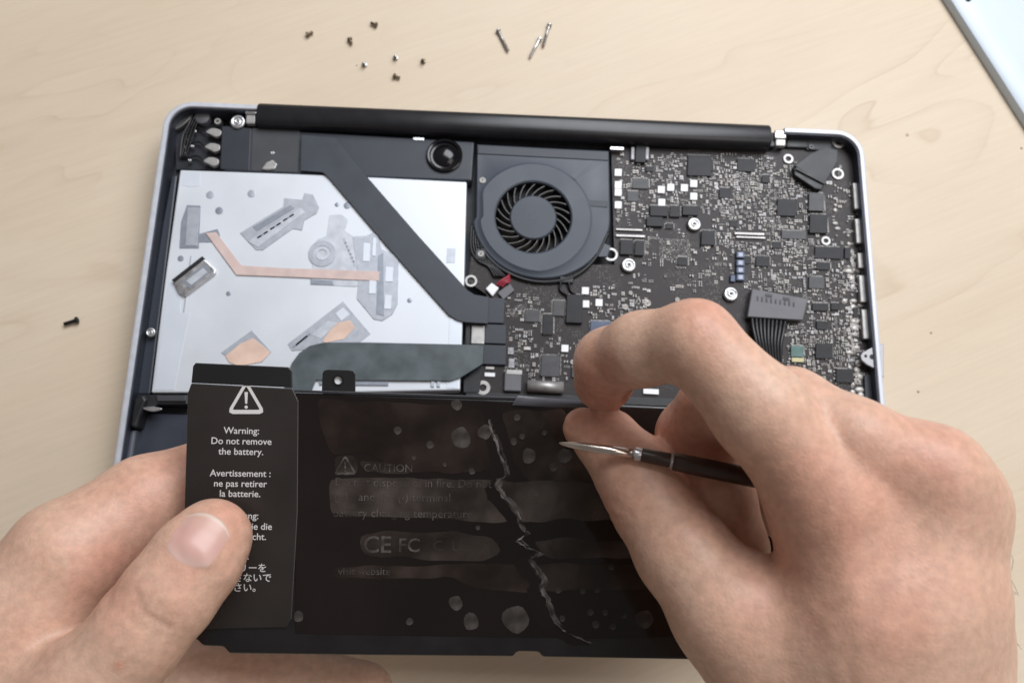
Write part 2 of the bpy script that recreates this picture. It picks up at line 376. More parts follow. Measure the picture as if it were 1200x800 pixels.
# spring clip on the drive
cl = prism('spring_clip', [(202, 329), (238, 302), (253, 316), (252, 320), (216, 347), (209, 343)], 18.2, 1.8, M_chrome, drive, .5, 2)
prism('clip_slot', [(213, 330), (239, 309), (248, 318), (222, 338)], 18.3, .4, M_mech_d, drive, .05)
prism('clip_edge', [(201, 328), (237, 300), (240, 303), (204, 331)], 18.5, 1.0, M_black, drive, .1)
prism('clip_insert', [(218, 329), (238, 314), (243, 319), (224, 334)], 18.45, .3, M_mech_l, drive, .05)
# circuit labels
dplate('drive_label', [(259, 413), (295, 387), (318, 412), (307, 424), (279, 429)], 16.75, .3, M_mech, .05)
dplate('label_patch', [(264, 417), (281, 403), (296, 396), (306, 403), (317, 413), (306, 424), (279, 429), (268, 424)], 16.9, .3, M_peach, .1)
dplate('drive_label', [(337, 403), (402, 353), (434, 391), (420, 402), (355, 410), (342, 411)], 16.75, .3, M_mech, .05)
dplate('label_patch', [(378, 399), (386, 388), (396, 378), (410, 375), (416, 384), (403, 397), (380, 402)], 16.9, .3, M_peach, .1)
dplate('label_patch', [(365, 392), (384, 376), (396, 378), (376, 397)], 16.86, .25, M_mech_l, .05)
dplate('label_patch', [(393, 367), (402, 360), (410, 368), (400, 376)], 16.87, .25, M_drive_hi, .05)
for i in range(5): dplate('label_bar', rect(347 + i * 3.2, 404 - i * 2.6, 2, 9, 52), 16.9, .3, M_mech_d, 0)
rbox('drive_foot', 374, 447, 455, 451, 17.2, .6, M_mech_d, drive, .1, 0.5)
for x in (505, 512): rbox('drive_clip', x, 442, x + 4, 453, 17.2, .6, M_mech, drive, .1)

# --- left wall channel and battery bay
rbox('side_channel', 186, 205, 190, 460, 15.0, 5, M_black, laptop) if False else None
prism('side_channel', [(201, 205), (208, 205), (176, 462), (160, 462), (190, 262)], 13, 4, mat('channel_blue', (.03, .036, .05), .4), laptop, .8)
screw(176, 389, 5.5, 16.5, laptop, None, 'case_screw', 1.5)
prism('bay_wall', [(160, 462), (220, 462), (220, 474), (184, 474), (178, 480), (160, 480)], 16.5, 8, M_black, laptop, .6)
prism('bay_wall_ridge', [(183, 463), (218, 463), (218, 470), (184, 470)], 17.3, 2, M_grey, laptop, .4)
prism('corner_post', [(157, 466), (168, 461), (172, 468), (164, 488), (160, 502), (152, 500)], 18.2, 8, M_black, laptop, 1.2, 3)
prism('post_pin', sm2([(167, 478), (178, 476), (190, 479), (178, 482)], 4), 18, 1.4, M_chrome, laptop, .3)
prism('bay_plate', [(165, 484), (560, 494), (560, 620), (132, 620), (140, 600)], 11, 3, mat('bay_plate_blue', (.035, .042, .06), .45, 0, .15, 60, .02, 900, .08), laptop, .5)
prism('bay_rail', [(152, 504), (160, 502), (140, 640), (124, 640)], 15, 6, mat('rail_metal', (.16, .17, .2), .4, .6), laptop, 1.2, 3)
prism('bay_edge', [(545, 459), (905, 470), (905, 482), (545, 470)], 14, 6, M_black, laptop, .5)

# --- speaker with its round port
speaker = prism('speaker', [(262, 147), (305, 151), (556, 166), (553, 212), (384, 206), (262, 200)], 15.4, 7, M_speaker, laptop, .8, 3)
prism('speaker_end', [(260, 148), (294, 150), (292, 200), (258, 198)], 15.55, .8, mat('speaker_end_blue', (.022, .026, .037), .5, 0, .1, 90), speaker, .3)
prism('speaker_pad', [(296, 150), (351, 153), (348, 202), (294, 200)], 15.6, .8, M_grey, speaker, .2)
prism('pad_slot', [(350, 186), (361, 186.5), (361, 188.5), (350, 188)], 15.5, .4, M_black, speaker)
c = P(521, 183, 15.4)
lathe('port_ring', c - [0, 0, .3], [(8.4, 0), (8.4, 1.5), (7.8, 1.9), (7.0, 1.6), (6.5, .6), (5.6, .45), (5.3, .7), (4.6, 1.3), (3.4, 1.9), (1.8, 2.3), (.1, 2.4)], mat('port_rubber', (.004, .004, .006), .16), speaker, 36)
prism('speaker_crease', [(389, 160), (391, 160), (422, 200), (419, 200)], 15.55, .4, M_black, speaker)
rbox('speaker_clip', 484, 161, 497, 164.5, 15.9, .8, M_chrome, speaker, .2)
prism('cable_bracket', [(306, 198), (312, 190), (319, 187), (325, 192), (322, 198), (312, 199)], 16.6, 1.2, M_port, speaker, .4)
screw(319.5, 179, 2.4, 15.9, speaker)
# rear left corner hardware
prism('corner_cavity', [(204, 140), (262, 140), (258, 199), (206, 199)], 10.5, 2, M_cavity, laptop, .3)
prism('corner_reflector', sm2([(200, 148), (206, 137), (220, 130), (226, 133), (219, 143), (206, 152)], 4), 13.5, 3, mat('corner_metal', (.22, .215, .21), .35, .7, .2, 200), laptop, .6)
lathe('camera_puck', P(238, 138.5, 13.0) - [0, 0, 2], [(3.4, 0), (3.4, 3.2), (2.9, 3.6), (.1, 3.6)], M_conn, laptop, 20)
ring(255, 142, 1.6, 3.8, 15.2, laptop, M_port)
for x, y in ((250, 154.5), (248.5, 172), (247, 188.5)):
    prism('contact_spring', sm2([(x - 9, y), (x - 2, y - 4.5), (x + 8, y - 2.5), (x + 9, y + 3), (x + 3, y + 6), (x - 4, y + 3)], 4), 14.5, 2.4, M_port, laptop, .8, 3)
    tube('lead_wire', spline([P(x - 8, y, 13), P(x - 16, y - 3 + rng.uniform(-3, 3), 12.5), P(x - 28, y + rng.uniform(-12, 2), 12), P(x - 31, y - 22, 12)]), .45, M_wire, laptop, 6)
    screw(x - 22 + rng.uniform(-3, 2), y - 1, 2.0, 13.3, laptop)
for k in range(4):
    tube('antenna_wire', spline([P(225 + 4 * k, 135, 14), P(221 + 3 * k, 146, 13.8), P(214 + 4 * k, 160, 13), P(211 + 2 * k, 185, 12)]), .4, mat('antenna_grey', (.06, .06, .06), .4) if k == 0 else M_wire, laptop, 6)
# hinge hardware
screw(278, 142, 9.0, 17.0, laptop, None, 'hinge_screw', 1.6)
rbox('hinge_bracket', 287, 124.5, 301, 133.5, 18.6, 3, M_chrome, laptop, .6)
rbox('hinge_clamp', 288, 134, 299, 145, 17.6, 3, M_port, laptop, .5)
rbox('hinge_plate', 301, 124, 308, 130, 18.0, 2, M_alu_in, laptop, .3)
rbox('hinge_bracket', 908, 152, 922, 162, 18.6, 3, M_chrome, laptop, .6)
rbox('hinge_clamp', 909, 162.5, 921, 171, 17.6, 3, M_port, laptop, .5)
rbox('hinge_barrel', 899, 155, 909, 172, 16.5, 4, M_black, laptop, .6)
rbox('hinge_lever', 922, 156, 948, 173, 15.0, 3, M_black, laptop, .6)
rbox('hinge_block', 945, 158, 975, 176, 14.6, 3, M_grey, laptop, .5)
ring(951, 172, 1.2, 3.0, 15.2, laptop, M_conn)

# --- fan
fan = empty('cooling_fan_group', P(633, 260, 8)) if False else None
fc = P(633.5, 254, 15.6); fo = P(625, 254, 15.6)
R_out = 30.4; R_in = 17.4
tl, tr = P(559, 168, 15.6), P(714, 176, 15.6)
outl = []
ang0 = atan2(P(714, 262, 15.6)[1] - fc[1], P(714, 262, 15.6)[0] - fc[0])
outl = [P(559, 168, 15.6), P(714, 176, 15.6), P(715.5, 262, 15.6)]
cen = P(635, 252, 15.6)
for k in range(1, 27):
    t = radians(0 - 180 * k / 27); outl.append(np.array([cen[0] + 31.6 * cos(t), cen[1] + 30.3 * sin(t), 15.6]))
outl += [P(558, 255, 15.6)]
N = 72
hole = [fo + np.array([R_in * cos(-2 * pi * k / N), R_in * sin(-2 * pi * k / N), 0]) for k in range(N)]
# resample outline by angle from the opening centre
def hit(poly, c, ang):
    d = np.array([cos(ang), sin(ang)]); best = None
    for i in range(len(poly)):
        p, q = poly[i][:2] - c[:2], poly[(i + 1) % len(poly)][:2] - c[:2]; e_ = q - p
        den = d[0] * e_[1] - d[1] * e_[0]
        if abs(den) < 1e-9: continue
        t = (p[0] * e_[1] - p[1] * e_[0]) / den; s = (p[0] * d[1] - p[1] * d[0]) / den
        if t > 0 and -1e-6 <= s <= 1 + 1e-6 and (best is None or t < best): best = t
    return c + np.array([d[0] * best, d[1] * best, 0])
angs = sorted([-2 * pi * k / N for k in range(N)] + [atan2(*(q - fo)[1::-1]) % (2 * pi) - 2 * pi for q in (outl[0], outl[1])])
ou = [hit(outl, fo, t) for t in angs]; NA = len(angs)
def circ(r, z): return [np.array([fo[0] + r * cos(t), fo[1] + r * sin(t), z]) for t in angs]
def inset_(ps, d, z):
    out = []
    for q in ps:
        w = q - fo; L_ = np.linalg.norm(w[:2]); w = w / L_; out.append(np.array([q[0] - w[0] * d, q[1] - w[1] * d, z]))
    return out
raised = []
for q, t in zip(ou, angs):                      # raised scroll round the opening
    L_ = np.linalg.norm((q - fo)[:2]); rr = min(L_ - 2.0, 27.5); raised.append(np.array([fo[0] + rr * cos(t), fo[1] + rr * sin(t), 15.0]))
def shr(ps, d, z): return [np.array([fo[0] + (q - fo)[0] * (1 - d / np.linalg.norm((q - fo)[:2])), fo[1] + (q - fo)[1] * (1 - d / np.linalg.norm((q - fo)[:2])), z]) for q in ps]
loops = [inset_(ou, 0, 8.6), inset_(ou, 0, 14.4), inset_(ou, .6, 14.9), raised, shr(raised, 1.3, 15.7), circ(R_in + .7, 15.7), circ(R_in, 15.3), circ(R_in, 13.6)]
v = [q for l in loops for q in l]; f = []
for i in range(len(loops) - 1):
    for k in range(NA): f.append([i * NA + k, i * NA + (k + 1) % NA, (i + 1) * NA + (k + 1) % NA, (i + 1) * NA + k])
fan = mesh('cooling_fan', v, f, M_fan, laptop, True); e = fan.modifiers.new('s', 'EDGE_SPLIT'); e.split_angle = radians(28)
lathe('fan_well', fo - [0, 0, 6.8], [(R_in + 1.5, 0), (R_in + 1.5, .4), (.1, .4)], M_cavity, fan, 40)
lathe('fan_hub', fo - [0, 0, 6], [(10.8, 0), (10.8, 5.0), (10.2, 5.6), (.1, 5.7)], mat('hub_plastic', (.044, .054, .073), .5, 0, .1, 80), fan, 40)
for k in range(5):
    t = k * 1.3; lathe('hub_dot', fo + [cos(t) * 2.1, sin(t) * 2.1, -.35], [(.28, 0), (.28, .1), (.02, .1)], M_black, fan, 8)
bmesh_ = None
for k in range(23):
    t = 2 * pi * k / 23
    pts = []
    for i in range(5):
        r = 10.6 + (R_in - .5 - 10.6) * i / 4; a_ = t - .40 * (i / 4)
        pts.append(np.array([fo[0] + r * cos(a_), fo[1] + r * sin(a_), 0]))
    v = []; f = []
    for i, q in enumerate(pts):
        d = pts[min(i + 1, 4)] - pts[max(i - 1, 0)]; d /= np.linalg.norm(d); nn = np.array([-d[1], d[0], 0]) * .16
        v += [q - nn + [0, 0, 14.2], q + nn + [0, 0, 14.2], q + nn * 6 + [0, 0, 9.4], q + nn * 4 + [0, 0, 9.4]]
    for i in range(4):
        for k2 in range(4): f.append([i * 4 + k2, i * 4 + (k2 + 1) % 4, i * 4 + 4 + (k2 + 1) % 4, i * 4 + 4 + k2])
    f += [[0, 1, 2, 3], [16, 17, 18, 19]]
    mesh('fan_blade', v, f, M_blade, fan)
prism('fan_strip', [(561, 170), (713, 178), (713, 188), (560, 180)], 15.35, .5, M_fan_d, fan, .15)
prism('fan_step', [(687, 234), (712, 236), (712, 243), (694, 242), (688, 239)], 15.2, .4, M_fan_d, fan, .2)
for x, y in ((565, 211), (563, 297)):
    prism('fan_lug', sm2([(x - 5, y - 5), (x + 4, y - 6), (x + 7, y), (x + 4, y + 6), (x - 5, y + 5)], 3), 14.9, 2.5, M_grey, fan, .4)
    screw(x + .5, y, 4.2, 15.5, fan, M_port)
prism('fan_lug', [(696, 293), (704, 283), (716, 288), (712, 301), (702, 301)], 14.9, 2, M_fan, fan, .3)
tube('fan_gasket', spline([P(562, 290, 14.4), P(583, 312, 14.4), P(610, 326, 14.4), P(640, 330.5, 14.4), P(672, 324, 14.4), P(697, 303, 14.4), P(713, 272, 14.4)]), .9, M_black, fan, 6)
rbox('fan_plug', 656, 324, 672, 331, 14.9, 2, M_black, fan, .3)

# --- logic board
board = prism('logic_board', [(716, 172), (905, 178), (985, 160), (1003, 166), (1010, 200), (1032, 480), (900, 480), (560, 462), (566, 425), (570, 345), (548, 330), (552, 300), (575, 310), (720, 310)], 13.4, 1.6, M_board, laptop, .1, 1)
ZB = 13.4
chips = [  # x0,y0,x1,y1,height,material
 (806, 182, 834, 206, 1.0, M_chip), (864, 186, 884, 201, .9, M_chip), (741, 209, 760, 221, .7, M_chip2), (911, 233, 933, 253, 1.0, M_chip),
 (948, 226, 966, 247, 1.6, M_chip2), (949, 251, 970, 273, 1.5, M_chip), (762, 241, 783, 253, 1.6, M_chip), (785, 241, 797, 254, 1.2, M_chip), (800, 241, 818, 252, 1.6, M_chip),
 (758, 254, 777, 265, 1.6, M_chip), (727, 281, 742, 298, 1.6, M_chip), (744, 282, 755, 299, 1.6, M_chip), (822, 270, 838, 287, 1.6, M_chip), (745, 170, 757, 190, 2.0, M_chip),
 (794, 301, 806, 311, .8, M_chip), (916, 270, 945, 280, .8, M_chip2), (955, 289, 986, 303, .8, M_chip), (957, 307, 973, 316, .8, M_chip), (948, 324, 966, 338, .9, M_chip2),
 (952, 355, 971, 364, 1.0, M_chip), (974, 355, 984, 363, 1.0, M_chip), (956, 402, 976, 420, 1.0, M_chip), (980, 432, 1000, 448, 1.2, M_chip), (927, 405, 942, 418, 1.2, M_green),
 (648, 352, 662, 370, .9, M_chip2), (636, 368, 648, 392, 1.0, M_chip), (634, 416, 656, 441, 1.2, M_chip2), (692, 376, 716, 392, 1.6, M_blue), (664, 345, 683, 378, 2.0, M_chip),
 (615, 363, 632, 377, .8, M_chip2), (886, 300, 902, 312, .8, M_chip), (829, 187, 836, 200, .8, M_chip), (893, 205, 902, 214, .8, M_chip), (843, 220, 856, 232, .7, M_chip),
 (957, 376, 970, 386, .9, M_chip), (757, 195, 765, 201, .8, M_chip), (905, 283, 916, 291, .7, M_chip), (872, 300, 880, 309, .7, M_chip), (990, 290, 997, 303, 1, M_chip), (1000, 360, 1006, 372, 1, M_chip),
 (780, 262, 789, 268, .7, M_chip), (735, 224, 748, 236, .6, M_chip2), (855, 258, 864, 266, .7, M_chip), (670, 430, 680, 442, 1.0, M_chip2)]
for x0, y0, x1, y1, h, m_ in chips: rbox('chip', x0, y0, x1, y1, ZB + h, h, m_, board, .12, seg=1)
for x, y in ((724.5, 202), (724.5, 216.5), (724.5, 225.3), (724.5, 240), (775, 222), (786, 219.5), (802, 220), (813, 215), (813, 230), (775.5, 237),
             (686, 340.5), (686.5, 356), (702, 354.5), (662, 408)):
    rbox('test_pad', x - 4.2, y - 4.2, x + 4.2, y + 4.2, ZB + .9, .9, M_white, board, .15, seg=1)
for x, y, r in ((733, 359.5, 3.6), (759, 355, 4.2), (794, 351, 3), (739, 343, 2.6), (677, 416, 3.6), (671, 424, 3), (845, 363, 3.5), (829, 288, 4)):
    screw(x, y, r, ZB + .8, board, M_pad, 'solder_stud', .8)
for x, y, r in ((814, 262, 8.4), (737, 310, 8.8), (857, 344, 9)): screw(x, y, r, ZB + 2.2, board, None, 'heatsink_screw', 2.0)
for x, y, ri, ro in ((983, 166, 4.8, 8.4), (982, 203.5, 4.6, 7.2), (716, 298, 5.5, 8), (968, 282, 3.0, 5.4), (552, 329, 4.5, 7), (566, 454, 4, 8), (924, 186, 3.5, 6)):
    ring(x, y, ri, ro, ZB + .7, board, M_port, 'screw_boss', .7)
for x0, y0, x1, y1 in ((722, 268, 753, 270), (722, 275, 756, 277.5), (861, 272.5, 896, 275), (863, 277, 897, 279)):
    rbox('board_connector', x0, y0, x1, y1, ZB + 1.0, 1, M_port, board, .1, seg=1)
rbox('board_clip', 715, 172, 731, 175.5, ZB + 3, 3, M_chrome, board, .2)
for x in (741.5, 758.5): rbox('connector_end', x - 2, 172, x + 2, 187, ZB + 1.8, 1.8, M_cap2, board, .3)
for i, y in enumerate((298.5, 308, 316.5, 325)): rbox('inductor', 863, y - 4, 873, y + 3.6, ZB + 1.6, 1.6, M_blue, board, .3); rbox('inductor_cap', 865, y - 3, 871, y + 2.5, ZB + 1.8, .4, mat('ind_top', (.22, .24, .3), .35, .3) if i == 0 else bpy.data.materials['ind_top'], board, .2)
rbox('inductor', 856, 322, 862, 330, ZB + 1.4, 1.4, M_blue, board, .3)
# bottom middle connectors
rbox('shield_can', 591, 434, 611, 458, ZB + 2, 2, M_conn, board, .5); rbox('shield_edge', 593, 433, 612, 439, ZB + 2.2, 1, M_port, board, .4)
tube('metal_roller', [P(618, 452, ZB + 2), P(660, 454, ZB + 2)], 2.6, M_port, board, 14)
prism('board_corner', [(560, 430), (566, 428), (562, 460), (543, 460), (543, 444)], 14.2, 2, M_black, laptop, .3)
rbox('led_bar', 568, 436.5, 580, 441, ZB + .6, .6, M_white, board, .1); rbox('led_bar', 569, 429.5, 579, 432.5, ZB + .6, .6, M_pad, board, .1)
rbox('fuse', 613.5, 406, 622, 410, ZB + .8, .8, M_pad, board, .15); rbox('fuse', 596, 420, 603, 431, ZB + .8, .8, M_cap2, board, .15)
rbox('fuse', 595, 407, 602, 415, ZB + .8, .8, M_cap2, board, .15)
rbox('bay_connector', 552, 381, 568, 403, 15.0, 3, M_port, board, .4); rbox('bay_connector', 545, 378, 551, 404, 15.0, 3, M_black, board, .4)
# ribbon sockets
rbox('ribbon_socket', 571, 349, 591, 378.5, 15.6, 3.8, M_speaker, board, .3); rbox('ribbon_socket', 568, 380, 593, 402.5, 15.2, 3, M_speaker, board, .3)
rbox('ribbon_socket', 566, 404, 593, 427, 15.0, 2.8, M_speaker, board, .3)
# white plug with red wire
prism('wire_plug', [(569, 338), (576, 331), (585, 337), (577, 347)], 15.4, 2, M_white, board, .4); prism('wire_plug', [(583, 343), (597, 331), (603, 340), (590, 351)], 14.8, 1.6, M_conn, board, .3)
for k in range(3): tube('red_wire', spline([P(582 + 3 * k, 334 + k, 15.4), P(587 + 3 * k, 329 + k, 16), P(594 + k, 325 + 3 * k, 15.6), P(597, 322 + 3 * k, 14.4)]), .6, M_red, board, 6)
for k in range(5): tube('fan_wire', spline([P(553 + 2 * k, 262 + 5 * k, 13.4), P(552 + 3 * k, 290, 13.9), P(560 + 3 * k, 305, 14.4), P(572 + 3 * k, 312 + k, 14.4), P(580 + 3 * k, 324, 14.9)]), .45, M_wire, board, 6)
for k in range(2): tube('fan_lead', spline([P(657 + 9 * k, 330, 14.9), P(657 + 12 * k, 340, 14.4), P(668 + 9 * k, 348, 14.6), P(678 + 3 * k, 362, 14.4), P(675 + 3 * k, 376, 14.4)]), .6, M_wire, board, 6)
# black angled power connector, rear right
pc = prism('power_connector', [(931, 194), (948, 181), (967, 172), (982, 176), (982, 189), (966, 216)], 17.4, 5.5, M_grey, laptop, .4)
prism('connector_front', [(930, 195), (966, 217), (962, 222.5), (955, 221), (931, 205)], 16.6, 4.5, M_black, laptop, .4)
prism('connector_groove', [(934, 195.5), (969, 213), (967, 216), (932, 198)], 17.55, .3, M_black, laptop, .05)
# cable connector near the hand
cc = prism('cable_connector', [(881.5, 338), (947, 350), (941, 375), (876, 371)], ZB + 4.2, 4, M_conn, board, .35)
for k in range(9):
    rbox('connector_slot', 888 + k * 5.3 - .9, 349.6 + k * .85 - 2.6, 888 + k * 5.3 + .9, 349.6 + k * .85 + 2.6, ZB + 4.4, .4, M_black, board)
for x, y in ((901, 346), (921.5, 350)): rbox('connector_latch', x - 4, y - 1.6, x + 4, y + 1.6, ZB + 4.45, .4, M_black, board, 0, 10)
for k in range(9):
    x = 881 + k * 4.9; y = 370 + k * .7
    tube('cable_wire', spline([P(x, y, ZB + 2.4), P(x + 1.5 - .5 * k, y + 14, ZB + 4.4), P(x + 5 - 1.3 * k, y + 30, ZB + 5), P(x + 10 - 1.9 * k, y + 52, ZB + 4)]), .85, M_wire, board, 8)
rbox('gold_finger', 928, 419, 942, 424, ZB + 1.0, .8, mat('gold_pad', (.42, .38, .22), .45, .3), board, .1)
# side ports
for x, y0, y1 in ((1004.5, 214, 245), (1007, 256, 285), (1010, 296, 314), (1011.5, 322, 354), (1014.5, 362, 397)):
    prism('side_port', [(x - 5, y0), (x + 4, y0 + .3), (x + 4 + (y1 - y0) * .07, y1), (x - 5 + (y1 - y0) * .07, y1)], 16.0, 3, M_port, laptop, .4)
for y in (249, 290, 318, 358): rbox('port_gap', 1004 + (y - 249) * .08, y - 2, 1014 + (y - 249) * .08, y + 4, 14.6, 3, M_black, laptop, .3)
M_tab = mat('tab_metal', (.40, .40, .42), .5, .4)
tab = prism('case_tab', [(1036, 402), (1026, 405), (1018, 409), (1011, 413), (1008.5, 417), (1010, 422), (1016, 427), (1026, 432), (1036, 442)], 18.4, 1.5, M_tab, laptop, .3)
for x, y, r in ((1014.5, 417, 1.8), (1022, 418, 3.0)): lathe('tab_hole', P(x, y, 18.42), [(r / 2.6, 0), (r / 2.6, .06), (.02, .06)], M_cavity, laptop, 16)
prism('side_cavity', [(1013, 440), (1026, 436), (1031, 470), (1014, 470)], 14.6, 2, M_speaker, laptop, .3)
# rows of solder blobs by the ports
def blob_me():
    v, f = lathe_vf((0, 0, 0), [(1, 0), (.95, .4), (.6, .8), (.05, .9)], 10); me = bpy.data.meshes.new('solder_joint'); me.from_pydata((np.array(v) * MM).tolist(), [], f); me.materials.append(M_pad)
    for p in me.polygons: p.use_smooth = True
    return me
BL = blob_me()
for px, y0, y1, st, w in ((988, 318, 470, 8.6, 1.15), (996.5, 318, 470, 8.2, 1.35), (1004, 318, 400, 8.4, 1.0), (985, 218, 250, 7, 1.0), (997, 260, 312, 8, 1.1), (984, 262, 282, 7, .8)):
    y = y0
    while y < y1:
        o = obj_from('solder_joint', BL, P(px + (y - 318) * .075 + rng.uniform(-1.5, 1.5), y, ZB - .05), None, board)
        sx = w * rng.choice((.55, .8, 1, 1.2)); o.scale = (sx * rng.choice((1, 1, 1.7)), sx, .8); y += st * rng.uniform(.8, 1.25)
# minute surface-mount parts in ordered rows: real boxes, far too many and too small to pick apart
occ = np.zeros((900, 700), bool); G = .35
def cells(u, v, w, l): return slice(max(0, int((u - w / 2) / G)), max(0, int((u + w / 2) / G) + 1)), slice(max(0, int((v - l / 2) / G)), max(0, int((v + l / 2) / G) + 1))
def uv(px, py): q = P(px, py, ZB) - _o; return q @ _ux, q @ _uy
for c in chips:
    u0, v0 = uv(c[0], c[1]); u1, v1 = uv(c[2], c[3]); occ[cells((u0 + u1) / 2, (v0 + v1) / 2, u1 - u0 + .3, v1 - v0 + .3)] = True
for o_ in board.children:
    if o_.name.split('.')[0] in ('heatsink_screw', 'screw_boss', 'test_pad', 'inductor', 'cable_connector', 'ribbon_socket', 'board_connector', 'shield_can', 'metal_roller'):
        d_ = o_.dimensions; q = WL[o_] - _o; occ[cells(q @ _ux, q @ _uy, max(d_[0] / MM, 3) + .3, max(d_[1] / MM, 3) * .9 + .3)] = True
STUFF = {}
def put(kind, u, v, w, l, h):
    V_, F_ = STUFF.setdefault(kind, ([], [])); q = len(V_)
    for zz in (ZB + h, ZB + .01):
        for a_, b_ in ((-1, -1), (1, -1), (1, 1), (-1, 1)): V_.append(lap(u + a_ * w / 2, v + b_ * l / 2, zz))
    F_ += [[q, q + 1, q + 2, q + 3]] + [[q + k, q + 4 + k, q + 4 + (k + 1) % 4, q + (k + 1) % 4] for k in range(4)]
def inside(px, py): return hypot(px - 640, (py - 252) * 1.02) > 80 and not (px < 716 and py < 312) and 176 < py < 476
def comp(u, v, w, l, kind):                     # a body with two soldered ends
    cs = cells(u, v, w, l)
    if occ[cs].any(): return
    occ[cs] = True; h = rng.uniform(.3, .75)
    if w > l: put(kind, u, v, w * .52, l, h); put('pad', u - w * .38, v, w * .24, l, h * .9); put('pad', u + w * .38, v, w * .24, l, h * .9)
    else: put(kind, u, v, w, l * .52, h); put('pad', u, v - l * .38, w, l * .24, h * .9); put('pad', u, v + l * .38, w, l * .24, h * .9)
for c in chips:                                # pins along the chip edges
    u0, v0 = uv(c[0], c[1]); u1, v1 = uv(c[2], c[3]); st = rng.choice((.55, .7, .9)); ho = rng.random() < .6
    a_ = u0 + .3
    while a_ < u1 - .2:
        put('pad', a_, v0 - .32, .26, .5, .12); put('pad', a_, v1 + .32, .26, .5, .12); a_ += st
    a_ = v0 + .3
    while ho and a_ < v1 - .2:
        put('pad', u0 - .32, a_, .5, .26, .12); put('pad', u1 + .32, a_, .5, .26, .12); a_ += st
A_all = [(720, 190, 1003, 340, 3), (840, 195, 945, 300, 5), (880, 300, 1000, 440, 4.5), (760, 180, 905, 245, 2.5), (925, 370, 1005, 450, 2.5), (585, 345, 640, 395, .5), (690, 335, 760, 380, .7), (590, 395, 690, 445, .7), (722, 180, 765, 300, .8)]
def pick():
    ar = rng.choices(A_all, [a_[4] for a_ in A_all])[0]; return rng.uniform(ar[0], ar[2]), rng.uniform(ar[1], ar[3])
for bx_, by_, nu, nv, pt in ((773, 280, 24, 17, .62), (858, 205, 20, 18, .66), (895, 255, 14, 10, .6), (845, 240, 12, 12, .62), (925, 290, 12, 9, .6), (905, 320, 10, 9, .6), (775, 186, 9, 7, .7), (940, 345, 9, 8, .65), (600, 357, 10, 9, .7)):
    u0, v0 = uv(bx_, by_)                      # ball and via fields
    for i in range(nu):
        for j in range(nv):
            if rng.random() < .62: put('dot' if rng.random() < .6 else 'pad', u0 + i * pt, v0 + j * pt, .3, .3, .06)
for i in range(2600):
    px, py = pick()
    if not inside(px, py): continue
    u, v = uv(px, py); hor = rng.random() < .5; w, l = rng.choice(((.55, 1.0), (.5, .9), (.7, 1.25), (.9, 1.6), (.45, .8), (1.3, 1.5))); n_ = rng.choice((1, 2, 2, 3, 4, 5, 7)) if w < .8 else rng.choice((1, 1, 2)); kd = rng.choice(('tan', 'tan', 'grey', 'black', 'black'))
    for k in range(n_):
        if hor: comp(u + k * (w + .25), v, w, l, kd)
        else: comp(u, v + k * (w + .25), l, w, kd)
for kd, nm, m_ in (('pad', 'solder_pads', M_pad), ('dot', 'via_dots', mat('via_tan', (.20, .18, .165), .5, .3, .3, 900)), ('tan', 'tan_capacitors', M_cap), ('grey', 'grey_capacitors', M_cap2), ('black', 'resistors', M_chip)):
    tag(mesh(nm, STUFF[kd][0], STUFF[kd][1], m_, board), kind='stuff')

prism('white_sticker', [(754, 455), (772, 456), (772, 462), (754, 461)], 14.6, .5, M_white, laptop, .1)
# --- ribbon cables
def ribbon(name, pts, z, m_, parent, h=.4, bev=.12): return prism(name, pts, z, h, m_, parent, bev, 1)
ribbon('flat_cable', [(352, 200), (353, 158), (393, 161), (430, 207), (490, 276), (548, 340), (556, 345), (573, 348), (572, 379), (546, 377.5), (536, 375), (526, 369), (455, 290), (385, 208), (378, 202)], 17.8, M_ribbon, laptop)
ribbon('flat_cable', [(330, 470), (337, 438), (342, 425), (351, 413), (363, 405), (380, 401), (430, 401), (567, 404), (566, 426), (553, 434), (540, 442), (528, 446), (370, 445), (360, 470)], 17.8, M_ribbon2, laptop)

# ------------------------------------------------------------------ battery held above the laptop
BC = K(598, 612, 255.0)
_bx = _R * cos(radians(1.6)) - _U * sin(radians(1.6)) + _F * 0.085; _bx /= np.linalg.norm(_bx)
_by = -_U - _F * 0.055; _by -= _bx * (_by @ _bx); _by /= np.linalg.norm(_by)
_bn = np.cross(_by, _bx); _bn = _bn if _bn @ _F < 0 else -_bn
def B(px, py, w=0.0):
    """point of the battery face (w millimetres above it) seen at that place of the photograph"""
    d = ray(px, py); t = ((BC + _bn * w - _C) @ _bn) / (d @ _bn); return _C + d * t
def bprism(name, pts, w, h, m_, parent, bevel=0, seg=2):
    v, f = prism_vf([B(x, y, w) for x, y in pts], _bn * h); return mesh(name, v, f, m_, parent, False, bevel, seg)
M_batt = mat('battery_shell', (.010, .009, .010), .22, 0, .3, 60, .05, 90, .08)
M_film = mat('battery_film', (.0095, .0066, .006), .08, 0, .25, 30, .05, 45, .05, spec=.4)  # brownish reflection on the gloss is put into this base colour
M_label = mat('label_film', (.021, .017, .0155), .30, 0, .1, 50, .02, 100, .05)
M_labtop = mat('label_tab', (.008, .008, .009), .38, 0, .15, 80)
M_print = mat('white_print', (.60, .58, .57), .5)
M_faint = mat('faint_print', (.085, .074, .068), .4, 0, .3, 300)
M_p = [mat('film_patch_%s' % n_, c_, r_, 0, .25, 120, .03, 150, .06) for n_, c_, r_ in (('warm', (.032, .022, .018), .16), ('pale', (.054, .042, .036), .2), ('cool', (.0125, .0115, .013), .12), ('print', (.036, .027, .023), .2), ('dim', (.021, .0135, .011), .12))]  # patches of stuck film, browned to carry the room's reflection too
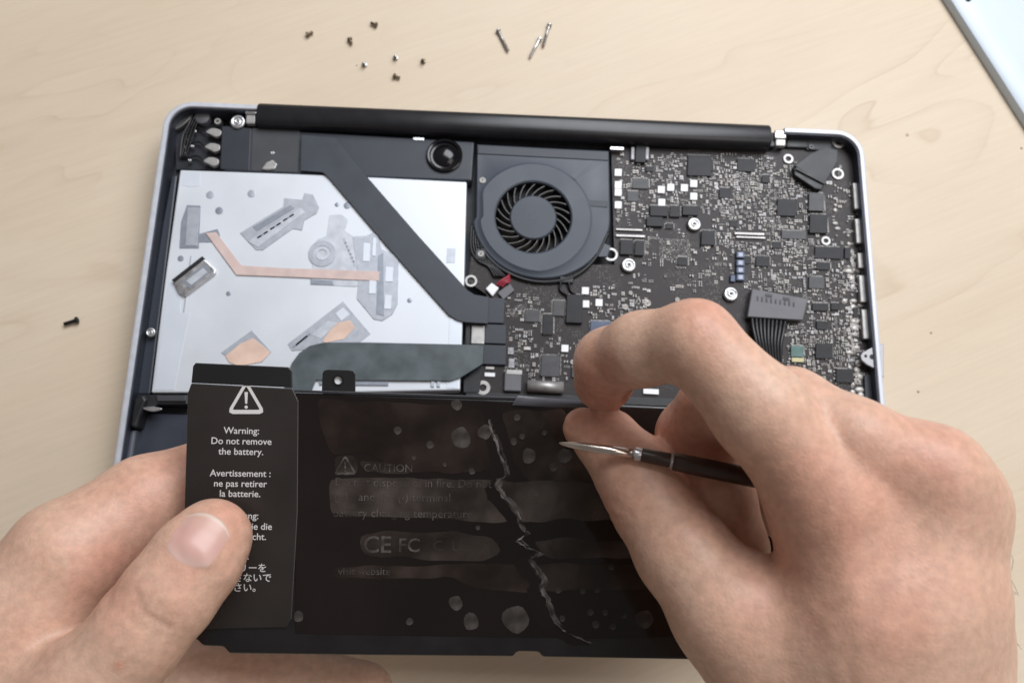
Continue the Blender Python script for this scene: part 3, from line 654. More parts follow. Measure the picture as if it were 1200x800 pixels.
M_bub = mat('film_bubble', (.066, .057, .052), .3, 0, .25, 250)
M_ridge = mat('ridge_highlight', (.24, .22, .205), .3, 0, .4, 500, .1, 500)  # pale tone stands in for the highlight on the raised crease
M_peel = mat('peeled_film', (.10, .10, .115), .3, 0, .15, 150, .03, 200)

batt = empty('battery', B(598, 612, -9))
tag(batt, 'black film-wrapped laptop battery with white warning text, held in both hands', 'battery')
bprism('battery_body', [(222, 456), (350, 460), (470, 462.5), (600, 467), (976, 484), (982, 778), (820, 773), (636, 770), (632, 764), (606, 763.5), (602, 769.5), (430, 768), (268, 766), (262, 758), (238, 757), (217, 738), (217, 600)], 0, 9, M_batt, batt, 1.4, 3)
def jag(pts, amp=1.6, step=7):
    out = []
    for i in range(len(pts)):
        p, q = np.array(pts[i], float), np.array(pts[(i + 1) % len(pts)], float); n_ = max(1, int(np.linalg.norm(q - p) / step))
        for k in range(n_): out.append(p + (q - p) * k / n_)
    out = np.array(out); d = nrng.normal(0, 1, out.shape)
    for _ in range(3): d = (np.roll(d, 1, 0) + d * 2 + np.roll(d, -1, 0)) / 4
    out = (np.roll(out, 1, 0) + out * 2 + np.roll(out, -1, 0)) / 4 + d * amp * 1.6
    return [tuple(q) for q in out]
film = bprism('film_cover', [(347, 461), (600, 472), (960, 487), (968, 742), (700, 748), (500, 745), (346, 742)], .12, .3, M_film, batt, .1, 1)
for i_, pts in ((0, [(585, 482), (662, 480), (700, 545), (716, 566), (620, 562), (604, 542)]), (1, [(388, 561), (470, 559), (560, 563), (640, 562), (712, 566), (745, 590), (752, 611), (690, 609), (610, 612), (540, 609), (470, 606), (388, 602)]),
                (3, [(420, 626), (450, 621), (530, 622), (575, 630), (588, 645), (570, 656), (500, 657), (425, 650)]), (1, [(622, 634), (650, 631), (700, 633), (755, 636), (768, 652), (700, 653), (640, 655)]),
                (0, [(388, 664), (520, 661), (590, 660), (640, 661), (720, 661), (780, 668), (795, 690), (700, 689), (600, 694), (552, 690), (530, 678), (450, 676), (388, 677)]),
                (4, [(372, 467), (470, 472), (566, 478), (572, 520), (574, 553), (520, 556), (484, 553), (420, 528), (384, 530), (376, 500)]),
                (3, [(392, 532), (415, 531), (419, 556), (392, 557)]), (3, [(422, 540), (478, 541), (480, 554), (423, 554)])):
    bprism('film_patch', jag(pts), .12 + .06 + .02 * i_, .2, M_p[i_], batt)

for x, y, r in ((535, 474, 6), (540, 513, 11.5), (466, 504, 4.4), (504, 521, 4.2), (568, 506, 8), (606, 489, 3.8), (602, 517, 4), (612, 511, 3.2), (620, 534, 8.4), (649, 547, 4.6), (662, 534, 8), (553, 552, 3.6), (638, 507, 2.8), (521, 544, 2.4), (485, 536, 2.4),
                (534, 706, 8), (552, 728, 9.5), (604, 725, 15), (654, 691, 3.6), (683, 692, 3.4), (700, 691, 3), (692, 717, 3.6), (709, 717, 3.4), (732, 721, 3.2), (698, 731, 4.4), (718, 734, 3.6), (755, 725, 10), (659, 724, 3.6), (560, 618, 2.6), (350, 722, 6), (716, 664, 3.4), (480, 728, 4)):
    pts = [(x + r * cos(t) * (1 + .12 * sin(2 * t + x)), y + r * sin(t) * (1.08 + .1 * cos(3 * t + y))) for t in [2 * pi * k / 14 for k in range(14)]]
    bprism('film_bubble', pts, .34, .15, M_bub, batt)
# crease down the film, its highlight painted in as a pale ridge
cp = [(574, 492), (577, 504), (584, 524), (590, 545), (593, 556), (582, 565), (588, 577), (600, 592), (611, 607), (608, 612), (616, 626), (606, 634), (618, 641), (631, 648), (621, 655), (629, 667), (637, 680), (634, 688), (640, 702), (646, 718), (655, 733), (668, 742), (692, 752)]
cp = [tuple(q[:2] + nrng.normal(0, .9, 2)) for q in spline([np.array(q, float) for q in cp], 4)]
v = []; f = []; n_ = len(cp)
brk = [0, 14, 15, 40, 41, 56, 57, 75, 76, n_]
for b0, b1 in zip(brk[:-1:2], brk[1::2]):
    q0 = len(v)
    for i in range(b0, b1):
        x, y = cp[i]; tp = min(1, (i - b0 + .3) / 3, (b1 - i - .4) / 3)
        w = tp * (.3 + 1.1 * abs(sin(i * .37)) * abs(sin(i * .113 + .4)) + rng.uniform(0, 1.2)); h = tp * (.08 + .4 * abs(sin(i * .31 + 1)) * rng.uniform(.4, 1))
        v += [B(x - w - rng.uniform(0, 1.2), y + rng.uniform(-1, 1), .27), B(x + rng.uniform(-.6, .6), y + rng.uniform(-1, 1), .32 + h), B(x + w * .7, y + rng.uniform(-1, 1), .27)]
    m_n = b1 - b0
    for i in range(m_n - 1):
        for k in range(2): f.append([q0 + i * 3 + k, q0 + i * 3 + k + 1, q0 + i * 3 + k + 4, q0 + i * 3 + k + 3])
mesh('crumple_highlight', v, f, M_ridge, batt)
v = []; prof_ = ((-1, .0), (-.6, .25), (-.15, .62), (.1, .7), (.45, .3), (1, 0))
for i, (x, y) in enumerate(cp):
    w = 2.0 + 1.4 * abs(sin(i * .21 + .6)) + .8 * abs(sin(i * .53)); w *= min(1, (i + .5) / 5, (n_ - i - .5) / 5)
    for a_, h in prof_: v.append(B(x + a_ * w + 1.2, y + .6 * a_ * w * sin(i * .4), .215 + h * (.12 + .12 * abs(sin(i * .33)))))
mesh('film_wrinkle', v, [[i * 6 + k, i * 6 + k + 1, i * 6 + k + 7, i * 6 + k + 6] for i in range(n_ - 1) for k in range(5)], mat('wrinkle_film', (.095, .083, .076), .25, 0, .4, 250, .02, 400, .08), batt, True)
v = []
for i, (x, y) in enumerate(cp):
    v += [B(x - 15 + 3 * sin(i * .4) - .05 * i, y + 3, .21), B(x - 2 + 2 * sin(i * .6), y + 2, .24)]
mesh('film_fold', v, [[i * 2, i * 2 + 1, i * 2 + 3, i * 2 + 2] for i in range(n_ - 1)], M_film, batt)
def clear_film(M, lo, hi, sc):                # patchy see-through film
    nt = M.node_tree; tc = nt.nodes.new('ShaderNodeTexCoord'); n = nt.nodes.new('ShaderNodeTexNoise'); n.inputs['Scale'].default_value = sc; n.inputs['Detail'].default_value = 4
    mr = nt.nodes.new('ShaderNodeMapRange'); mr.inputs['From Min'].default_value = .36; mr.inputs['From Max'].default_value = .66; mr.inputs['To Min'].default_value = lo; mr.inputs['To Max'].default_value = hi
    nt.links.new(tc.outputs['Object'], n.inputs['Vector']); nt.links.new(n.outputs['Fac'], mr.inputs['Value']); nt.links.new(mr.outputs['Result'], nt.nodes['Principled BSDF'].inputs['Alpha'])
clear_film(M_ridge, .05, .95, 330); clear_film(bpy.data.materials['wrinkle_film'], .0, .75, 260); clear_film(M_bub, .45, .9, 200)
for q_ in M_p: clear_film(q_, .35, .95, 85)
clear_film(M_faint, .3, .9, 300)
# warning flap on the left
bprism('warning_tab', [(229, 425), (338, 430), (342, 434), (342.5, 454), (224, 448.5), (226, 429)], 1.0, .9, M_labtop, batt, .25)
lab = bprism('warning_label', [(224, 449), (343, 455), (350, 470), (349, 600), (342, 725), (336, 735), (232, 737), (217, 720), (216, 600), (220, 460)], .62, .6, M_label, batt, .3)
# screw tab with a hole
hc = B(396.5, 445.5, -.5); v = []; f = []; n_ = 32
tabp = [(377, 460), (378, 436), (381, 433), (413, 434), (416, 437), (416, 462)]
dd = [(B(x, y, -.5) - hc) for x, y in tabp]; tx = [(q @ _bx, q @ _by) for q in dd]
def hit2(t):
    best = 99; d = (cos(t), sin(t))
    for i in range(len(tx)):
        p, q = tx[i], tx[(i + 1) % len(tx)]; e_ = (q[0] - p[0], q[1] - p[1]); den = d[0] * e_[1] - d[1] * e_[0]
        if abs(den) < 1e-9: continue
        tt = (p[0] * e_[1] - p[1] * e_[0]) / den; ss = (p[0] * d[1] - p[1] * d[0]) / den
        if tt > 0 and -1e-6 < ss < 1.000001: best = min(best, tt)
    return best
for h_, fn in ((0, lambda t: 1.25), (0, hit2), (1.6, hit2), (1.6, lambda t: 1.25)):
    for k in range(n_):
        t = 2 * pi * k / n_; r = fn(t); v.append(hc + _bx * r * cos(t) + _by * r * sin(t) - _bn * h_)
for i in range(4):
    for k in range(n_): f.append([i * n_ + k, i * n_ + (k + 1) % n_, ((i + 1) % 4) * n_ + (k + 1) % n_, ((i + 1) % 4) * n_ + k])
mesh('screw_tab', v, f, M_labtop, batt)
mesh('hole_bushing', [hc + _bx * 1.3 * cos(2 * pi * k / 20) + _by * 1.3 * sin(2 * pi * k / 20) - _bn * .9 for k in range(20)], [list(range(20))], M_white, batt)
washer_v = [hc + _bx * r * cos(2 * pi * k / 24) + _by * r * sin(2 * pi * k / 24) + _bn * h_ for r, h_ in ((1.2, .02), (1.2, .25), (1.75, .25), (1.75, .02)) for k in range(24)]
mesh('tab_eyelet', washer_v, [[i * 24 + k, i * 24 + (k + 1) % 24, ((i + 1) % 4) * 24 + (k + 1) % 24, ((i + 1) % 4) * 24 + k] for i in range(4) for k in range(24)], M_batt, batt)
bprism('edge_trim', [(345, 456.5), (600, 465), (660, 468), (660, 471), (600, 468), (345, 459.5)], .5, .5, mat('edge_gloss', (.03, .03, .036), .18), batt, .1)
# printed words
def words(txt, px, py, hpx, m_, w, align='CENTER', name='printed_text', bold=0.0):
    cu = bpy.data.curves.new('t', 'FONT'); cu.body = txt; cu.size = 1; cu.align_x = align; cu.offset = bold; cu.resolution_u = 3; cu.space_line = .92
    o = bpy.data.objects.new('t', cu); COL.objects.link(o); bpy.context.view_layer.update()
    me = bpy.data.meshes.new_from_object(o.evaluated_get(bpy.context.evaluated_depsgraph_get()))
    bpy.data.objects.remove(o)
    v = np.array([q.co[:] for q in me.vertices]); f = [list(p.vertices) for p in me.polygons]
    if len(v) == 0: return
    o3 = B(px, py, w); s = hpx * 255 / 960
    vv = np.array([o3 + _bx * a_[0] * s - _by * a_[1] * s for a_ in v])
    mesh(name, vv, f, m_, batt)
for i, (t, y) in enumerate((('Warning:', 508), ('Do not remove', 520.3), ('the battery.', 532.5), ('Avertissement :', 558), ('ne pas retirer', 570), ('la batterie.', 581.8), ('Warnung:', 607.5), ('Entfernen Sie die', 620), ('Batterie nicht.', 632), ('警告:', 655), ('バッテリーを', 669), ('取り外さないで', 680.5), ('ください。', 692))):
    words(t, 283 - (y - 508) * .025, y, 10.7, M_print, .66, bold=.008)
def line_tri(x, y, s, wpx, m_, w):
    pts = [(x, y - s * .58), (x + s * .58, y + s * .42), (x - s * .58, y + s * .42)]
    ins = [(x + (a_ - x) * .70, y + (b_ - y) * .70 + s * .005) for a_, b_ in pts]
    def rnd(ps, k=.16):
        out = []
        for i in range(3):
            p, q, r_ = np.array(ps[i - 1]), np.array(ps[i]), np.array(ps[(i + 1) % 3]); out += [q + (p - q) * k, q + (p - q) * k * .3 + (r_ - q) * k * .3, q + (r_ - q) * k]
        return out
    a_, b_ = rnd(pts), rnd(ins, .06); v = [B(p[0], p[1], w) for p in a_ + b_]
    mesh('warning_triangle', v, [[i, (i + 1) % 9, 9 + (i + 1) % 9, 9 + i] for i in range(9)], m_, batt)
    mesh('exclamation_mark', [B(x + dx, y + dy, w) for dx, dy in ((-s * .05, -s * .22), (s * .05, -s * .22), (s * .03, s * .12), (-s * .03, s * .12))], [[0, 1, 2, 3]], m_, batt)
    mesh('exclamation_dot', [B(x + s * .05 * cos(t), y + s * .22 + s * .05 * sin(t), w) for t in [2 * pi * k / 10 for k in range(10)]], [list(range(10))], m_, batt)
line_tri(288.5, 468, 40, 4, M_print, .66)
line_tri(404.5, 546, 24, 2, M_faint, .36)
for t, x, y, s in (('CAUTION', 426, 552, 12.5), ('Do not dispose of in fire. Do not', 392, 569, 13.5), ('(+)   and the (-) terminal', 391, 586, 13.5), ('battery charging temperature', 390, 605, 13.5), ('visit website', 396, 673, 12)):
    words(t, x, y, s, M_faint, .37, 'LEFT', 'faint_text', -.004)
words('CE', 425, 647, 27, M_faint, .37, 'LEFT', 'faint_text', .01); words('FC', 466, 646, 22, M_faint, .37, 'LEFT', 'faint_text', .01)
words('C  US', 507, 645, 17, M_p[1], .37, 'LEFT', 'faint_text')
# peeled corner of the film between the fingers
v = []; n_ = 9
for i in range(n_):
    t = i / (n_ - 1); x = 603 + 92 * t; dz = 1.0 + 8.0 * t ** 1.6
    v += [B(x - 3, 474.5 + 4.5 * t, dz * .7), B(x, 469 + 4.5 * t, dz + .6), B(x + 4, 463.5 + 6.5 * t, dz)]
mesh('peeled_film', v, [[i * 3 + k, i * 3 + k + 1, i * 3 + k + 4, i * 3 + k + 3] for i in range(n_ - 1) for k in range(2)], M_peel, batt, True)

# ------------------------------------------------------------------ screwdriver
sd = empty('screwdriver', K(790, 541, 219)); tag(sd, 'small precision screwdriver with steel blade and black handle, held in right hand', 'screwdriver')
s0, s1, s2, s3 = K(655, 519, 222.5), K(744, 531.5, 219), K(832, 549, 215.5), K(1000, 585, 224)
dv = s1 - s0; L1 = np.linalg.norm(dv); dn = dv / L1
v, f = lathe_vf(s0, [(.10, 0), (.42, .8), (.8, 3.0), (1.12, 7.0), (1.26, 12), (1.36, L1)], 20, dn)
v = np.array(v); up = np.cross(dn, np.cross(_F, dn)); up /= np.linalg.norm(up)
mesh('blade', v, f, mat('blade_steel', (.62, .55, .50), .2, 1.0, .1, 300, .01, 900, .06), sd, True)
lathe('collar', s1 - dn * .3, [(1.45, 0), (1.85, .4), (1.85, 1.5), (1.6, 1.9), (1.6, 3.0)], M_chrome, sd, 24, dn)
d2 = s2 - s1; L2 = np.linalg.norm(d2); d2 /= L2
M_hand = mat('handle_black', (.036, .019, .014), .38, 0, .3, 200)
lathe('ferrule', s1 + dn * 1.6, [(1.5, 0), (1.85, .4), (1.95, 7.6), (1.7, 8.0), (1.7, 9.2)], M_hand, sd, 20, d2)
lathe('ferrule_ring', s1 + d2 * 9.4, [(1.9, 0), (2.15, .15), (2.15, .6), (2.0, .8)], M_port, sd, 20, d2)
lathe('handle', s1 + d2 * 10.2, [(2.1, 0), (2.4, .5), (2.55, 8), (2.55, 29), (2.2, 30)], M_hand, sd, 12, (s3 - s2) * .35 / np.linalg.norm(s3 - s2) + d2 * .65)

# ------------------------------------------------------------------ hands: one continuous skin each
def seg_sdf(p, a, b, ra, rb, flat=None):
    ab = b - a; L2_ = ab @ ab + 1e-9
    q = p - a
    t = np.clip((q @ ab) / L2_, 0, 1)[:, None]
    d = q - t * ab
    if flat is not None:
        n_, k_ = flat; d = d + n_ * ((d @ n_)[:, None]) * (1 / k_ - 1)
    return np.sqrt((d * d).sum(1)) - (ra + (rb - ra) * t[:, 0])
def smin(a, b, k):
    h = np.clip(.5 + .5 * (b - a) / k, 0, 1); return b + (a - b) * h - k * h * (1 - h)
def nets(F, org, h):
    s = F < 0; nx, ny, nz = F.shape
    c = np.zeros((nx - 1, ny - 1, nz - 1), int)
    for dx in (0, 1):
        for dy in (0, 1):
            for dz in (0, 1): c += s[dx:nx - 1 + dx, dy:ny - 1 + dy, dz:nz - 1 + dz]
    act = np.argwhere((c > 0) & (c < 8)); idx = -np.ones(c.shape, int); idx[tuple(act.T)] = np.arange(len(act))
    acc = np.zeros((len(act), 3)); cnt = np.zeros(len(act))
    cor = [(i, j, k) for i in (0, 1) for j in (0, 1) for k in (0, 1)]
    for A_ in cor:
        for d in range(3):
            if A_[d]: continue
            B_ = list(A_); B_[d] = 1
            fa = F[act[:, 0] + A_[0], act[:, 1] + A_[1], act[:, 2] + A_[2]]; fb = F[act[:, 0] + B_[0], act[:, 1] + B_[1], act[:, 2] + B_[2]]
            mk_ = (fa < 0) != (fb < 0); t = fa / (fa - fb + 1e-12 * (fa == fb))
            p = np.array(A_, float)[None] + np.zeros((len(act), 3)); p[:, d] = t
            acc[mk_] += p[mk_]; cnt[mk_] += 1
    V = (act + acc / cnt[:, None]) * h + org
    Q = []
    for d in range(3):
        u, w = (d + 1) % 3, (d + 2) % 3
        sl0 = [slice(1, -1)] * 3; sl1 = [slice(1, -1)] * 3; sl0[d] = slice(0, -1); sl1[d] = slice(1, None)
        e = s[tuple(sl0)] != s[tuple(sl1)]; pos = np.argwhere(e); off = np.array([1, 1, 1]); off[d] = 0; pos = pos + off
        fl = s[tuple(pos.T)]
        def cell(du, dw):
            q = pos.copy(); q[:, u] -= du; q[:, w] -= dw; return idx[tuple(q.T)]
        quad = np.stack([cell(0, 0), cell(1, 0), cell(1, 1), cell(0, 1)], 1)
        quad[~fl] = quad[~fl][:, ::-1]; Q.append(quad)
    return V, np.vstack(Q)
def chain(pts):
    """pts: (px, py, depth, radius px) -> world joints and radii in millimetres"""
    return [(K(x, y, z), r * z / FPX) for x, y, z, r in pts]
def field(p, prims, k):
    out = None
    for (a, ra), (b, rb), fl in prims:
        d = seg_sdf(p, a, b, ra, rb, fl); out = d if out is None else smin(out, d, k)
    return out
def links(ch, fl=None): return [(ch[i], ch[i + 1], fl) for i in range(len(ch) - 1)]
def build_hand(name, palm, fingers, k_palm, k_root, k_ff, creases, reds, m_, parent, h=1.0):
    allp = [q for pr in [palm] + [fg for fg, _ in fingers] for a, b, _ in pr for q in (a, b)]
    lo = np.min([c - r for c, r in allp], 0) - 6; hi = np.max([c + r for c, r in allp], 0) + 6
    n_ = np.ceil((hi - lo) / h).astype(int) + 1
    def ev(p):
        fp = field(p, palm, k_palm); out = None
        for pr, kr in fingers:
            d = smin(fp, field(p, pr, 3.5), kr); out = d if out is None else smin(out, d, k_ff)
        return out
    # coarse pass, then the fine grid only near the skin
    H = 4 * h; nc = np.ceil((hi - lo) / H).astype(int) + 1
    g = np.stack(np.meshgrid(*[lo[i] + H * np.arange(nc[i]) for i in range(3)], indexing='ij'), -1)
    Fc = ev(g.reshape(-1, 3)).reshape(nc)
    nf = (nc - 1) * 4 + 1
    ii = [np.arange(nf[i]) / 4 for i in range(3)]
    def lin(A, ax, t):
        i0 = np.minimum(t.astype(int), A.shape[ax] - 2); w = t - i0; sh = [1, 1, 1]; sh[ax] = -1; w = w.reshape(sh)
        return np.take(A, i0, ax) * (1 - w) + np.take(A, i0 + 1, ax) * w
    Ff = lin(lin(lin(Fc, 0, ii[0]), 1, ii[1]), 2, ii[2])
    near = np.argwhere(np.abs(Ff) < 1.6 * H)
    Ff[tuple(near.T)] = ev(lo + near * h)
    V, Q = nets(Ff, lo, h)
    # relax
    for it in range(2):
        s_ = np.zeros_like(V); c_ = np.zeros(len(V))
        for a_, b_ in ((0, 1), (1, 2), (2, 3), (3, 0)):
            np.add.at(s_, Q[:, a_], V[Q[:, b_]]); np.add.at(c_, Q[:, a_], 1); np.add.at(s_, Q[:, b_], V[Q[:, a_]]); np.add.at(c_, Q[:, b_], 1)
        V = V * .5 + .5 * s_ / c_[:, None]
    # vertex normals
    nrm = np.cross(V[Q[:, 2]] - V[Q[:, 0]], V[Q[:, 3]] - V[Q[:, 1]]); N_ = np.zeros_like(V)
    for a_ in range(4): np.add.at(N_, Q[:, a_], nrm)
    N_ /= np.linalg.norm(N_, axis=1)[:, None] + 1e-9
    disp = np.zeros(len(V)); red = np.zeros(len(V))
    for path, depth, wid in creases:
        pp = [K(*q) for q in path]
        d = np.full(len(V), 99.)
        for a_, b_ in zip(pp[:-1], pp[1:]):
            ab = b_ - a_; t_ = np.clip(((V - a_) @ ab) / (ab @ ab), 0, 1)[:, None]; q = V - a_ - t_ * ab
            al = q @ _F; q = q - al[:, None] * _F; dd_ = np.sqrt((q * q).sum(1)); dd_[(np.abs(al) > 9) | (N_ @ _F > .25)] = 99; d = np.minimum(d, dd_)
        wob = 1 + .25 * np.sin(V[:, 0] * .31 + V[:, 1] * .23)
        disp -= depth * wob * np.exp(-(d / wid) ** 2)
    for q, rad, amt in reds:
        c = K(*q); q = V - c; al = q @ _F; q = q - .8 * al[:, None] * _F; red += amt * np.exp(-(q ** 2).sum(1) / rad ** 2) * (np.abs(al) < 22)
    V = V + N_ * disp[:, None]
    me = bpy.data.meshes.new(name); loc = (V.min(0) + V.max(0)) / 2
    me.from_pydata(((V - loc) * MM).tolist(), [], Q.tolist())
    at = me.attributes.new('flush', 'FLOAT', 'POINT'); at.data.foreach_set('value', red.astype(np.float32))
    o = obj_from(name, me, loc, m_, parent, True)
    if nrm is not None:
        bm = bmesh.new(); bm.from_mesh(me); bmesh.ops.recalc_face_normals(bm, faces=bm.faces[:]); bm.to_mesh(me); bm.free()
    return o

def skin_material(name, base, deep):
    M = bpy.data.materials.new(name); M.use_nodes = True; nt = M.node_tree; L = nt.links; b = nt.nodes['Principled BSDF']
    tc = nt.nodes.new('ShaderNodeTexCoord')
    at = nt.nodes.new('ShaderNodeAttribute'); at.attribute_name = 'flush'
    n = nt.nodes.new('ShaderNodeTexNoise'); n.inputs['Scale'].default_value = 70; n.inputs['Detail'].default_value = 5; L.new(tc.outputs['Object'], n.inputs['Vector'])
    mr = nt.nodes.new('ShaderNodeMapRange'); mr.inputs['From Min'].default_value = .35; mr.inputs['From Max'].default_value = .7; mr.inputs['To Min'].default_value = 0; mr.inputs['To Max'].default_value = .30; L.new(n.outputs['Fac'], mr.inputs['Value'])
    ad = nt.nodes.new('ShaderNodeMath'); ad.operation = 'ADD'; ad.use_clamp = True; L.new(mr.outputs['Result'], ad.inputs[0]); L.new(at.outputs['Fac'], ad.inputs[1])
    mx = nt.nodes.new('ShaderNodeMix'); mx.data_type = 'RGBA'; L.new(ad.outputs[0], mx.inputs['Factor']); mx.inputs['A'].default_value = (*base, 1); mx.inputs['B'].default_value = (*deep, 1)
    n4 = nt.nodes.new('ShaderNodeTexNoise'); n4.inputs['Scale'].default_value = 420; n4.inputs['Detail'].default_value = 3; L.new(tc.outputs['Object'], n4.inputs['Vector'])
    f4 = nt.nodes.new('ShaderNodeMapRange'); f4.inputs['From Min'].default_value = .3; f4.inputs['From Max'].default_value = .7; f4.inputs['To Min'].default_value = .88; f4.inputs['To Max'].default_value = 1.08; L.new(n4.outputs['Fac'], f4.inputs['Value'])
    m2 = nt.nodes.new('ShaderNodeVectorMath'); m2.operation = 'SCALE'; L.new(mx.outputs['Result'], m2.inputs[0]); L.new(f4.outputs['Result'], m2.inputs['Scale'])
    L.new(m2.outputs['Vector'], b.inputs['Base Color'])
    b.inputs['Roughness'].default_value = .43; b.inputs['Specular IOR Level'].default_value = .35
    b.inputs['Subsurface Weight'].default_value = .18; b.inputs['Subsurface Radius'].default_value = (1.0, .35, .2); b.inputs['Subsurface Scale'].default_value = .004
    v = nt.nodes.new('ShaderNodeTexVoronoi'); v.inputs['Scale'].default_value = 750; v.feature = 'DISTANCE_TO_EDGE'; L.new(tc.outputs['Object'], v.inputs['Vector'])
    n3 = nt.nodes.new('ShaderNodeTexNoise'); n3.inputs['Scale'].default_value = 260; n3.inputs['Detail'].default_value = 5; L.new(tc.outputs['Object'], n3.inputs['Vector'])
    a2 = nt.nodes.new('ShaderNodeMath'); a2.operation = 'MULTIPLY_ADD'; L.new(n3.outputs['Fac'], a2.inputs[0]); a2.inputs[1].default_value = 1.2; L.new(v.outputs['Distance'], a2.inputs[2])
    bp = nt.nodes.new('ShaderNodeBump'); bp.inputs['Strength'].default_value = .7; bp.inputs['Distance'].default_value = .00012; L.new(a2.outputs[0], bp.inputs['Height']); L.new(bp.outputs['Normal'], b.inputs['Normal'])
    return M
M_skin = skin_material('skin', (.625, .41, .305), (.58, .28, .20))
M_nail = mat('fingernail', (.60, .36, .30), .33, 0, .1, 120, .012, 400, .05, col2=(.64, .43, .37))
_nt = M_nail.node_tree; _a = _nt.nodes.new('ShaderNodeAttribute'); _a.attribute_name = 'along'; _mr = _nt.nodes.new('ShaderNodeMapRange'); _mr.inputs['From Min'].default_value = -1; _nt.links.new(_a.outputs['Fac'], _mr.inputs['Value'])
_rp = _nt.nodes.new('ShaderNodeValToRGB'); _e = _rp.color_ramp.elements; _e[0].color = (.56, .32, .25, 1); _e[1].color = (.66, .52, .44, 1); _e[1].position = .97
for _p, _c in ((.12, (.62, .42, .36)), (.24, (.60, .36, .31)), (.55, (.57, .335, .29)), (.90, (.58, .36, .30))): _q = _e.new(_p); _q.color = (*_c, 1)
_nt.links.new(_mr.outputs['Result'], _rp.inputs['Fac']); _nt.links.new(_rp.outputs['Color'], _nt.nodes['Principled BSDF'].inputs['Base Color'])
flat_c = (-_F, .86)

# right hand
index_f = links(chain([(708, 446, 235, 36), (713, 424, 225, 38), (752, 409, 213, 42), (814, 400, 202, 47), (890, 482, 197, 55), (968, 580, 198, 60)]))
thumb_f = links(chain([(683, 501, 240, 24), (712, 517, 237, 36), (745, 555, 231, 46), (765, 590, 227, 49), (800, 645, 219, 55), (852, 715, 211, 64), (950, 850, 205, 80)]))
middle_f = links(chain([(864, 642, 231, 38), (838, 582, 232, 44), (813, 510, 236, 42), (838, 478, 228, 42), (925, 478, 206, 46), (1000, 518, 198, 50), (1092, 556, 196, 54)]))
ring_f = links(chain([(920, 600, 248, 34), (900, 540, 246, 38), (1000, 530, 228, 42), (1056, 545, 212, 45), (1114, 580, 206, 47)]))
pinky_f = links(chain([(960, 640, 256, 30), (1010, 590, 246, 34), (1066, 600, 232, 36), (1122, 640, 222, 40)]))
pw = chain([(968, 580, 200, 56), (1015, 720, 198, 76), (1035, 880, 200, 88)]); pw2 = chain([(1088, 556, 198, 50), (1076, 700, 199, 70), (1065, 880, 202, 86)])
pw3 = chain([(1114, 588, 208, 46), (1094, 700, 206, 62), (1076, 880, 207, 84)]); pw4 = chain([(1122, 640, 222, 40), (1106, 740, 218, 58), (1096, 880, 214, 84)])
pw5 = chain([(872, 720, 214, 60), (965, 760, 206, 78), (1040, 880, 203, 95)]); pw6 = chain([(968, 600, 202, 54), (1092, 580, 202, 52), (1120, 600, 208, 48)])
arm = chain([(1056, 885, 206, 116), (1075, 1150, 225, 135), (1090, 1500, 255, 150)])
palm_r = links(pw) + links(pw2) + links(pw3) + links(pw4) + links(pw5) + links(pw6) + links(arm)
hand_r = build_hand('hand', palm_r, [(index_f, 7), (middle_f, 6), (ring_f, 6), (pinky_f, 6), (thumb_f, 9)], 10, 8, 1.0,
    [([(858, 636, 206), (842, 600, 212), (815, 570, 218)], .8, 2.0), ([(968, 497, 190), (930, 462, 193), (905, 438, 195)], .6, 1.6), ([(700, 590, 222), (735, 600, 217)], .3, 1.2), ([(661, 494, 240), (668, 502, 236), (682, 507, 232), (694, 516, 230)], .4, .8),
     ([(712, 582, 226), (726, 588, 219), (742, 588, 215)], .22, .8), ([(716, 606, 224), (732, 610, 217), (752, 604, 213)], .25, .8), ([(722, 618, 222), (740, 620, 215), (760, 614, 212)], .18, .8),
     ([(800, 360, 200), (806, 378, 193), (806, 400, 190)], .16, .9), ([(818, 354, 198), (826, 374, 191), (828, 394, 189)], .2, .9), ([(834, 360, 198), (844, 378, 191), (846, 394, 189)], .16, .9),
     ([(692, 402, 224), (702, 416, 214), (718, 428, 212)], .2, .9), ([(684, 414, 224), (694, 426, 216), (708, 438, 214)], .16, .9),
     ([(1060, 640, 184), (1040, 720, 181), (1030, 800, 180)], -.22, 2.8), ([(985, 640, 187), (1000, 720, 182), (1020, 810, 180)], -.28, 3.0), ([(1100, 600, 190), (1080, 690, 186), (1070, 790, 184)], -.2, 2.6),
     ([(930, 690, 192), (970, 730, 186), (985, 800, 183)], -.18, 1.8), ([(1030, 640, 187), (1025, 700, 183)], .35, 5)],
    [((980, 592, 188), 14, .42), ((1100, 524, 188), 12, .45), ((815, 356, 198), 10, .6), ((700, 440, 228), 12, .55), ((690, 490, 232), 12, .6), ((718, 600, 222), 9, .4), ((930, 520, 186), 14, .25), ((810, 520, 228), 14, .8), ((1060, 660, 185), 16, .22), ((920, 660, 190), 15, .2), ((1010, 740, 182), 14, .25), ((760, 400, 205), 9, -.25), ((890, 480, 188), 12, -.2)], M_skin, None, 1.0)
tag(hand_r, 'right hand pinching the film edge with thumb and bent index finger', 'hand')

